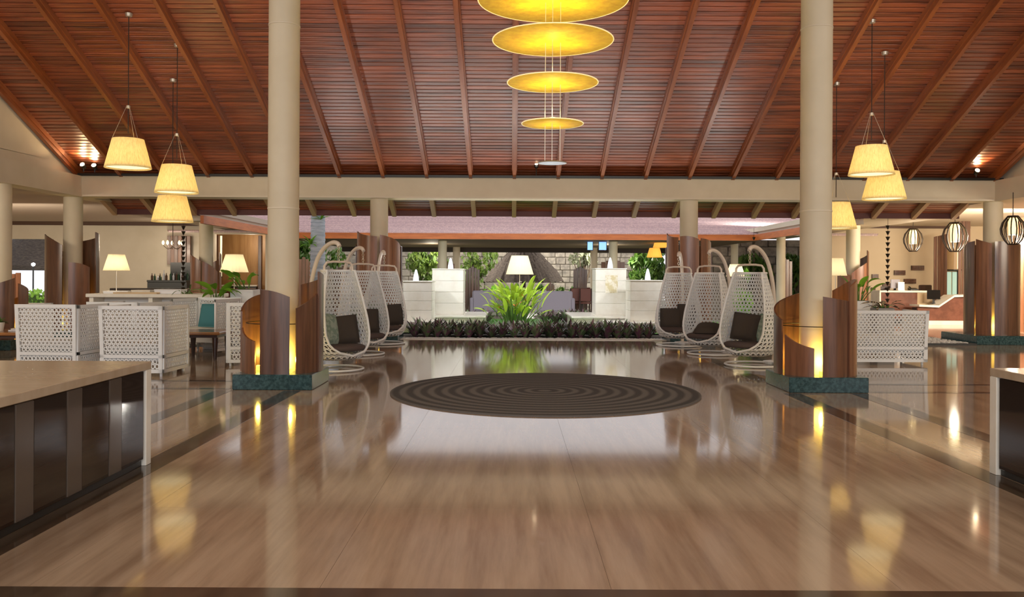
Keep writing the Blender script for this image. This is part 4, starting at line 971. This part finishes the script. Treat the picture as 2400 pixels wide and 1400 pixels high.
# fountains: marble blocks with a jet on top
waterm = mat('water_jet', (.92, .95, 1), .15, trans=.5, emit=(.9, .95, 1), es=.35)  # slight glow put into the water for its uplit look
def fountain(px0, px1, ytop, d, dep, jpx, label, gold=False):
    z0 = .342 if d > 21.5 else .262
    a, b_ = at(px0, ytop, d), at(px1, ytop, d); w = b_.x-a.x
    t = thing('fountain', label, 'fountain', ((a.x+b_.x)/2, d+dep/2, 0))
    n = 4; z1 = a.z
    for k in range(n):
        MB().rbox(-w/2, w/2, -dep/2, dep/2, z0+.03+(z1-z0-.03)*k/n, z0+.03+(z1-z0-.03)*(k+1)/n-.003, .006).build('marble_block', marble, t)
    MB().rbox(-w/2-.015, w/2+.015, -dep/2-.015, dep/2+.015, z1-.001, z1+.025, .006).build('coping', marble, t)
    MB().box(-w/2-.02, w/2+.02, -dep/2-.02, dep/2+.02, z0, z0+.03).build('footing', marble, t)
    jx = at(jpx, ytop, d+dep/2).x-(a.x+b_.x)/2
    soft(MB().lathe([(.075, z1+.02), (.07, z1+.10), (.05, z1+.20), (.026, z1+.29), (0, z1+.32)], 14, (jx, 0, 0)).build('water_jet', waterm, t))
    if gold: MB().rbox(-w*.18, w*.22, -dep/2-.006, -dep/2+.002, z1-.62, z1-.16, .001).build('gold_vein_panel', mat('gold_vein', (.62, .52, .30), .3, noise=((9, 9, 9), (.80, .74, .62), 5, .42, .6)), t)
fountain(1013, 1086, 632, 22.2, .95, 1056, 'tall white marble fountain block with two bright faces on the bar side')
fountain(945, 1012, 661, 21.0, .9, 975, 'shorter white marble fountain block by the bar side hanging chairs')
fountain(1396, 1468, 631, 22.2, .95, 1430, 'tall white marble fountain block with a gold-veined face', True)
fountain(1478, 1552, 659, 21.0, .9, 1518, 'shorter white marble fountain block by the reception side hanging chairs')
for nm, x0, x1, y0, y1, z, lb in (('fountain_basin', at(1018, 740, 21.9).x, at(1138, 740, 21.9).x, 21.95, 24.6, .34, 'low marble basin slab round the tall fountain on the bar side'), ('fountain_basin', at(1340, 740, 21.9).x, at(1470, 740, 21.9).x, 21.95, 24.6, .34, 'low marble basin slab round the gold-veined fountain'), ('fountain_basin', at(1425, 750, 20.7).x, at(1562, 750, 20.7).x, 20.75, 21.94, .26, 'lower marble basin slab round the short fountain on the reception side'), ('fountain_basin', at(938, 750, 20.7).x, at(1016, 750, 20.7).x, 20.75, 21.94, .26, 'lower marble basin slab round the short fountain on the bar side')):
    t = thing(nm, lb, 'basin', ((x0+x1)/2, (y0+y1)/2, 0)); hw, hd2 = (x1-x0)/2, (y1-y0)/2
    MB().rbox(-hw, hw, -hd2, hd2, z-.05, z, .008).build('rim_slab', marble, t); MB().box(-hw+.06, hw-.06, -hd2+.06, hd2-.06, -.02, z-.05).build('body', marble, t)
# palm with a pale trunk
pt = at(745, 600, 20.9); t = thing('palm_tree', 'palm tree with a pale blue-lit ringed trunk behind the hanging chairs', 'palm tree', (pt.x, 20.9, -.03))
prof = []
for k in range(40): z = 4.2*k/39; r0 = .20-.012*z; prof += [(r0*1.06, z), (r0*.97, z+.07)]
soft(MB().lathe(prof, 20).build('trunk', barkm, t), 60)
fr = leaf_mesh('frond', 2.1, .34, 1.2, leafd, n=10)
for k in range(14): o = link('frond', fr, t); o.location = (0, 0, 4.2); o.rotation_euler = (rad(R.uniform(10, 65)), 0, 2*PI*k/14)
bmx = leaf_mesh('bromeliad_leaf', .34, .06, .8, leafg)
for k in range(9): o = link('bromeliad_leaf', bmx, t); o.location = (-.16, -.12, 2.15); o.rotation_euler = (rad(R.uniform(10, 70)), 0, rad(R.uniform(60, 250)))
for k in range(6): o = link('bromeliad_leaf', bmx, t); o.location = (.1, -.16, 2.75); o.rotation_euler = (rad(R.uniform(10, 60)), 0, rad(R.uniform(100, 260)))
# --- far pavilion: furniture, screens, lamps
def sofa(x, y, w, rz, label):
    t = thing('lounge_sofa', label, 'sofa', (x, y, 0), rz); f = mat('lilac_grey_fabric', (.34, .31, .37), .9)
    MB().rbox(-w/2, w/2, -.4, .4, .12, .42, .03).build('seat', f, t); MB().rbox(-w/2, w/2, -.42, -.25, .15, .86, .04).build('backrest', f, t)
    for s in (-1, 1): MB().rbox(s*w/2-.08, s*w/2+.08, -.42, .4, .1, .62, .03).build('armrest', f, t)
    for sx in (-1, 1):
        for sy in (-1, 1): MB().lathe([(.03, 0), (.03, .13)], 8, (sx*(w/2-.1), sy*.33, 0)).build('leg', dark, t)
sofa(at(1140, 700, 29.6).x, 29.6, .95, 0, 'grey-lilac sofa seen from behind, on the bar side of the heliconia'); sofa(at(1298, 700, 29.6).x, 29.6, 1.25, 0, 'grey-lilac sofa seen from behind, on the reception side of the heliconia')
def dining_chair(x, y, rz, label, m):
    t = thing('dining_chair', label, 'chair', (x, y, 0), rz, 'dining chairs in the far pavilion')
    MB().rbox(-.22, .22, -.22, .22, .42, .47, .01).build('seat', m, t); MB().rbox(-.22, .22, -.24, -.19, .5, .95, .015).build('backrest', m, t)
    for sx in (-1, 1):
        MB().box(sx*.2-.02, sx*.2+.02, -.24, -.20, 0, .95).build('rear_leg', legw, t); MB().box(sx*.2-.02, sx*.2+.02, .17, .21, 0, .42).build('front_leg', legw, t)
redw = mat('red_brown_chair', (.16, .05, .035), .5)
for k, (px, d, rz) in enumerate(((1348, 29.8, .1), (1376, 29.6, -.3), (1366, 31.6, 2.8), (1096, 30.3, .3), (1102, 31.6, 2.4))):
    dining_chair(at(px, 700, d).x, d, rz, ('dark red-brown dining chair at the sofa side of the pavilion table', 'dark red-brown dining chair next to the gold-veined fountain', 'dark red-brown dining chair on the far side of the pavilion table', 'dark red-brown dining chair beside the tall bar side fountain', 'dark red-brown dining chair behind the dark wooden screen of the pavilion')[k], redw)
t = thing('dining_table', 'dark dining table among the chairs of the far pavilion', 'table', (at(1362, 700, 30.6).x, 30.6, 0)); MB().lathe([(.5, .70), (.52, .72), (.52, .745), (0, .75)], 28).build('tabletop', legw, t); MB().lathe([(.25, 0), (.05, .05), (.05, .7)], 14).build('pedestal', dark, t)
scr = mat('lit_screen', (.1, .2, .5), .3, emit=(.22, .45, 1), es=1.3)
for px0, px1, y0, y1, lb in ((1377, 1389, 566, 586, 'small bright blue screen hanging beside the thin pavilion column'), (1404, 1421, 565, 586, 'larger bright blue screen hanging between the two pavilion columns')):
    a, b_ = at(px0, y1, 29.4), at(px1, y0, 29.4); t = thing('hanging_screen', lb, 'screen', ((a.x+b_.x)/2, 29.4, 0)); hw = (b_.x-a.x)/2
    MB().box(-hw-.02, hw+.02, .0, .05, a.z-.02, b_.z+.02).build('case', dark, t); MB().box(-hw, hw, -.01, 0, a.z, b_.z).build('display', scr, t); MB().tube([(0, .03, b_.z), (0, .03, 2.56)], .02, 6).build('mount', dark, t)
orange_sh = mat('orange_pleated_shade', (.90, .52, .12), .8, emit=(1, .50, .08), es=.7, trans=.3)
for px, yb_, d, lb in ((1534, 603, 30.4, 'lowest orange shade'), (1549, 580, 29.8, 'middle orange shade'), (1517, 573, 31.5, 'highest orange shade')):
    p = at(px, yb_, d); t = thing('pavilion_pendant', lb+' pendant lamp hanging in the far pavilion', 'pendant lamp', (p.x, d, p.z)); frustum_shade(t, .27, .18, .32, 0, orange_sh); MB().lathe([(0, .02), (.25, .02), (.25, .025), (0, .025)], 24).build('diffuser', bulbm, t); MB().tube([(0, 0, .3), (0, 0, max(.33, 2.555-p.z))], .008, 5).build('cord', cord, t)
partw = [('wood_screen', 985+60, 612, 30.5, .62, 'red-brown curved wooden screen behind the tall bar side fountain'), ('wood_screen', 1108, 625, 30, .5, 'dark wooden screen beside the thin column of the far pavilion'), ('wood_screen', 1360, 625, 31, .5, 'tall dark brown wooden screen by the dining table'), ('wood_screen', 1437, 608, 30.5, .85, 'red-brown fan of wooden boards behind the gold-veined fountain'), ('wood_screen', 1290, 662, 31.0, .3, 'red-brown wooden screen post beside the large cream floor lamp')]
for nm, px, yt, d, w, lb in partw:
    q = at(px, yt, d); t = thing(nm, lb, 'screen', (q.x, d, 0)); n = 5
    for k in range(n): a = -w/2+w*k/n; MB().rbox(a+.004, a+w/n-.004, -.03+.02*abs(k-2), .01+.02*abs(k-2), 0, q.z-.05*abs(k-2), .006).build('board', shellr if 'red' in lb else shellm, t)
# thatched umbrella and garden beyond
u = at(1228, 600, 39.5); t = thing('thatched_umbrella', 'dark round thatched umbrella roof in the garden beyond the pavilion', 'umbrella', (u.x, 39.5, -.6))
mb = MB(); n = 72
for k in range(5):
    ra, rb = .25+.31*k, .25+.31*(k+1)+.06; za, zb = 3.5-.30*k, 3.5-.30*(k+1)-.07*k
    vs = []
    for i in range(n): a = 2*PI*i/n; vs += [(ra*math.cos(a), ra*math.sin(a), za), ((rb+R.uniform(-.05, .05))*math.cos(a), (rb+R.uniform(-.05, .05))*math.sin(a), zb+R.uniform(-.08, .03))]
    mb.add(vs, [(2*i, 2*i+1, (2*i+3) % (2*n), (2*i+2) % (2*n)) for i in range(n)])
mb.lathe([(0, 3.75), (.3, 3.45)], 20)
mb.build('thatch', thatch, t); MB().tube([(0, 0, 0), (0, 0, 3.4)], .09, 10).build('pole', trunkm, t)
# stone walls built of blocks
def stone_wall(name, x0, x1, y, z0, z1, bh, seed, label):
    rr = random.Random(seed); t = thing(name, label, 'wall', (0, y, 0)); struct(t); z = z0
    MB().box(x0, x1, .06, .3, z0, z1).build('core', mat('mortar', (.32, .28, .23), .95), t)
    while z < z1-.05:
        h = bh*rr.uniform(.75, 1.2); x = x0-rr.random()*.3
        while x < x1:
            w = bh*rr.uniform(1.2, 2.4); a, b_ = max(x, x0), min(x+w, x1); x += w
            if b_-a < .1: continue
            MB().rbox(a+.012, b_-.012, -.03*rr.random()-.02, .1, z+.012, min(z+h, z1)-.012, .03).build('stone', stonem, t)
        z += h
stone_wall('wall_garden_back', -6, 8, 46, -.6, 2.9, .34, 3, 'pale rough stone garden wall behind the thatched umbrella')
stone_wall('wall_garden_right', 6.6, 13.5, 35.2, -.05, 2.9, .42, 5, 'grey rough stone wall behind the reception side hanging chairs')
stone_wall('wall_garden_side', -12, -5.6, 40.2, -.6, 2.9, .45, 8, 'grey rough stone wall behind the palm trunk')
def tree(px, d, zb, zc, rx, rz_, n, label, m=leafd, leaf=.16, seed=0, name='garden_tree'):
    rr = random.Random(seed); p = at(px, 640, d); t = thing(name, label, 'tree' if 'tree' in name else 'shrub', (p.x, d, zb)); mb = MB()
    cl = [(Vector((rr.gauss(0, .45)*rx, rr.gauss(0, .35)*rx, zc-zb+rr.gauss(0, .42)*rz_)), rr.uniform(.25, .5)*min(rx, rz_)) for _ in range(14)]
    for k in range(n):
        c, r0 = cl[k % 14]; q = Vector((rr.gauss(0, 1), rr.gauss(0, 1), rr.gauss(0, 1))).normalized()*r0*rr.uniform(.6, 1.1)+c
        if q.z < .05: q.z = .05+rr.random()*.2
        a, e2 = rr.uniform(0, 6.28), rr.uniform(-1.2, 1.2); s = leaf*rr.uniform(.6, 1.2)
        u_ = Vector((math.cos(a), math.sin(a), 0))*s*.45; v_ = Vector((-math.sin(a)*math.sin(e2), math.cos(a)*math.sin(e2), math.cos(e2)))*s
        mb.add([q-v_, q+u_, q+v_, q-u_], [(0, 1, 2, 3)])
    mb.build('crown', m, t)
    st = MB().tube([(0, 0, 0), (.05, 0, (zc-zb)*.5), (0, 0, zc-zb)], [.09, .07, .04], 8)
    for c, r0 in cl[:6]: st.tube([(0, 0, (zc-zb)*.45), c], [.04, .015], 5)
    st.build('trunk', trunkm, t)
leafy = mat('yellow_green_leaf', (.22, .30, .06), .5, trans=.35, noise=((3, 3, 3), (.09, .17, .03), 3, .4, .65))
tree(985, 39, -.6, 1.9, .8, .8, 900, 'lit leafy garden tree above the shorter bar side fountain', leafy, .17, 1)
tree(1108, 42.5, -.6, 1.9, .85, 1.1, 900, 'lit leafy garden tree between the thin column and the thatched umbrella', leafy, .17, 2)
tree(1092, 38.4, -.6, .9, .6, .8, 500, 'dark shrub at the foot of the thatched umbrella', leafd, .16, 3, 'garden_shrub')
tree(1515, 38.6, -.6, 1.6, 1.1, .9, 1000, 'broad dark green garden tree above the shorter reception side fountain', leafd, .22, 4)
tree(1370, 40, -.6, 2.2, .55, .7, 500, 'pale flowering garden tree beside the blue screens', mat('pale_leaf', (.36, .38, .24), .6, trans=.3), .15, 5)
tree(1300, 42.5, -.6, .5, 1.6, .5, 700, 'low green garden hedge shrub beneath the stone wall', leafd, .16, 6, 'garden_shrub')
tree(1172, 42.9, -.6, .55, 1.2, .35, 600, 'clipped light green shrub below the thatched umbrella', leafg, .13, 12, 'garden_shrub')
tree(1760, 34.3, -.05, 1.8, .7, .7, 600, 'dark green garden tree against the grey stone wall', leafd, .2, 7)
tree(1738, 26.2, -.03, .65, .3, .5, 350, 'bright green bush behind the small white floor lamp', leafg, .17, 8, 'garden_shrub')
tree(1868, 34.0, -.05, 1.6, .7, .9, 600, 'dark garden tree beside the red-brown screen past the stone wall', leafd, .18, 9)
tree(712, 37.5, -.05, 2.0, 1.2, .9, 700, 'dark garden tree behind the palm trunk', leafd, .2, 10)
for px, d, w, h, lb in ((1838, 29.5, .55, 2.1, 'red-brown wooden screen beyond the hanging chair behind the reception side column'), (712, 25.5, .5, 1.95, 'orange-lit wooden screen behind the pale palm trunk'), (806, 30.4, .75, 1.75, 'dark arched wooden screen behind the lounge side hanging chairs')):
    q = at(px, 640, d); t = thing('wood_screen', lb, 'screen', (q.x, d, -.05)); n = 5
    for k in range(n): a = -w/2+w*k/n; MB().rbox(a+.004, a+w/n-.004, -.03, .01, 0, h-.06*abs(k-2), .006).build('board', shellr if 'dark' not in lb else shellm, t)
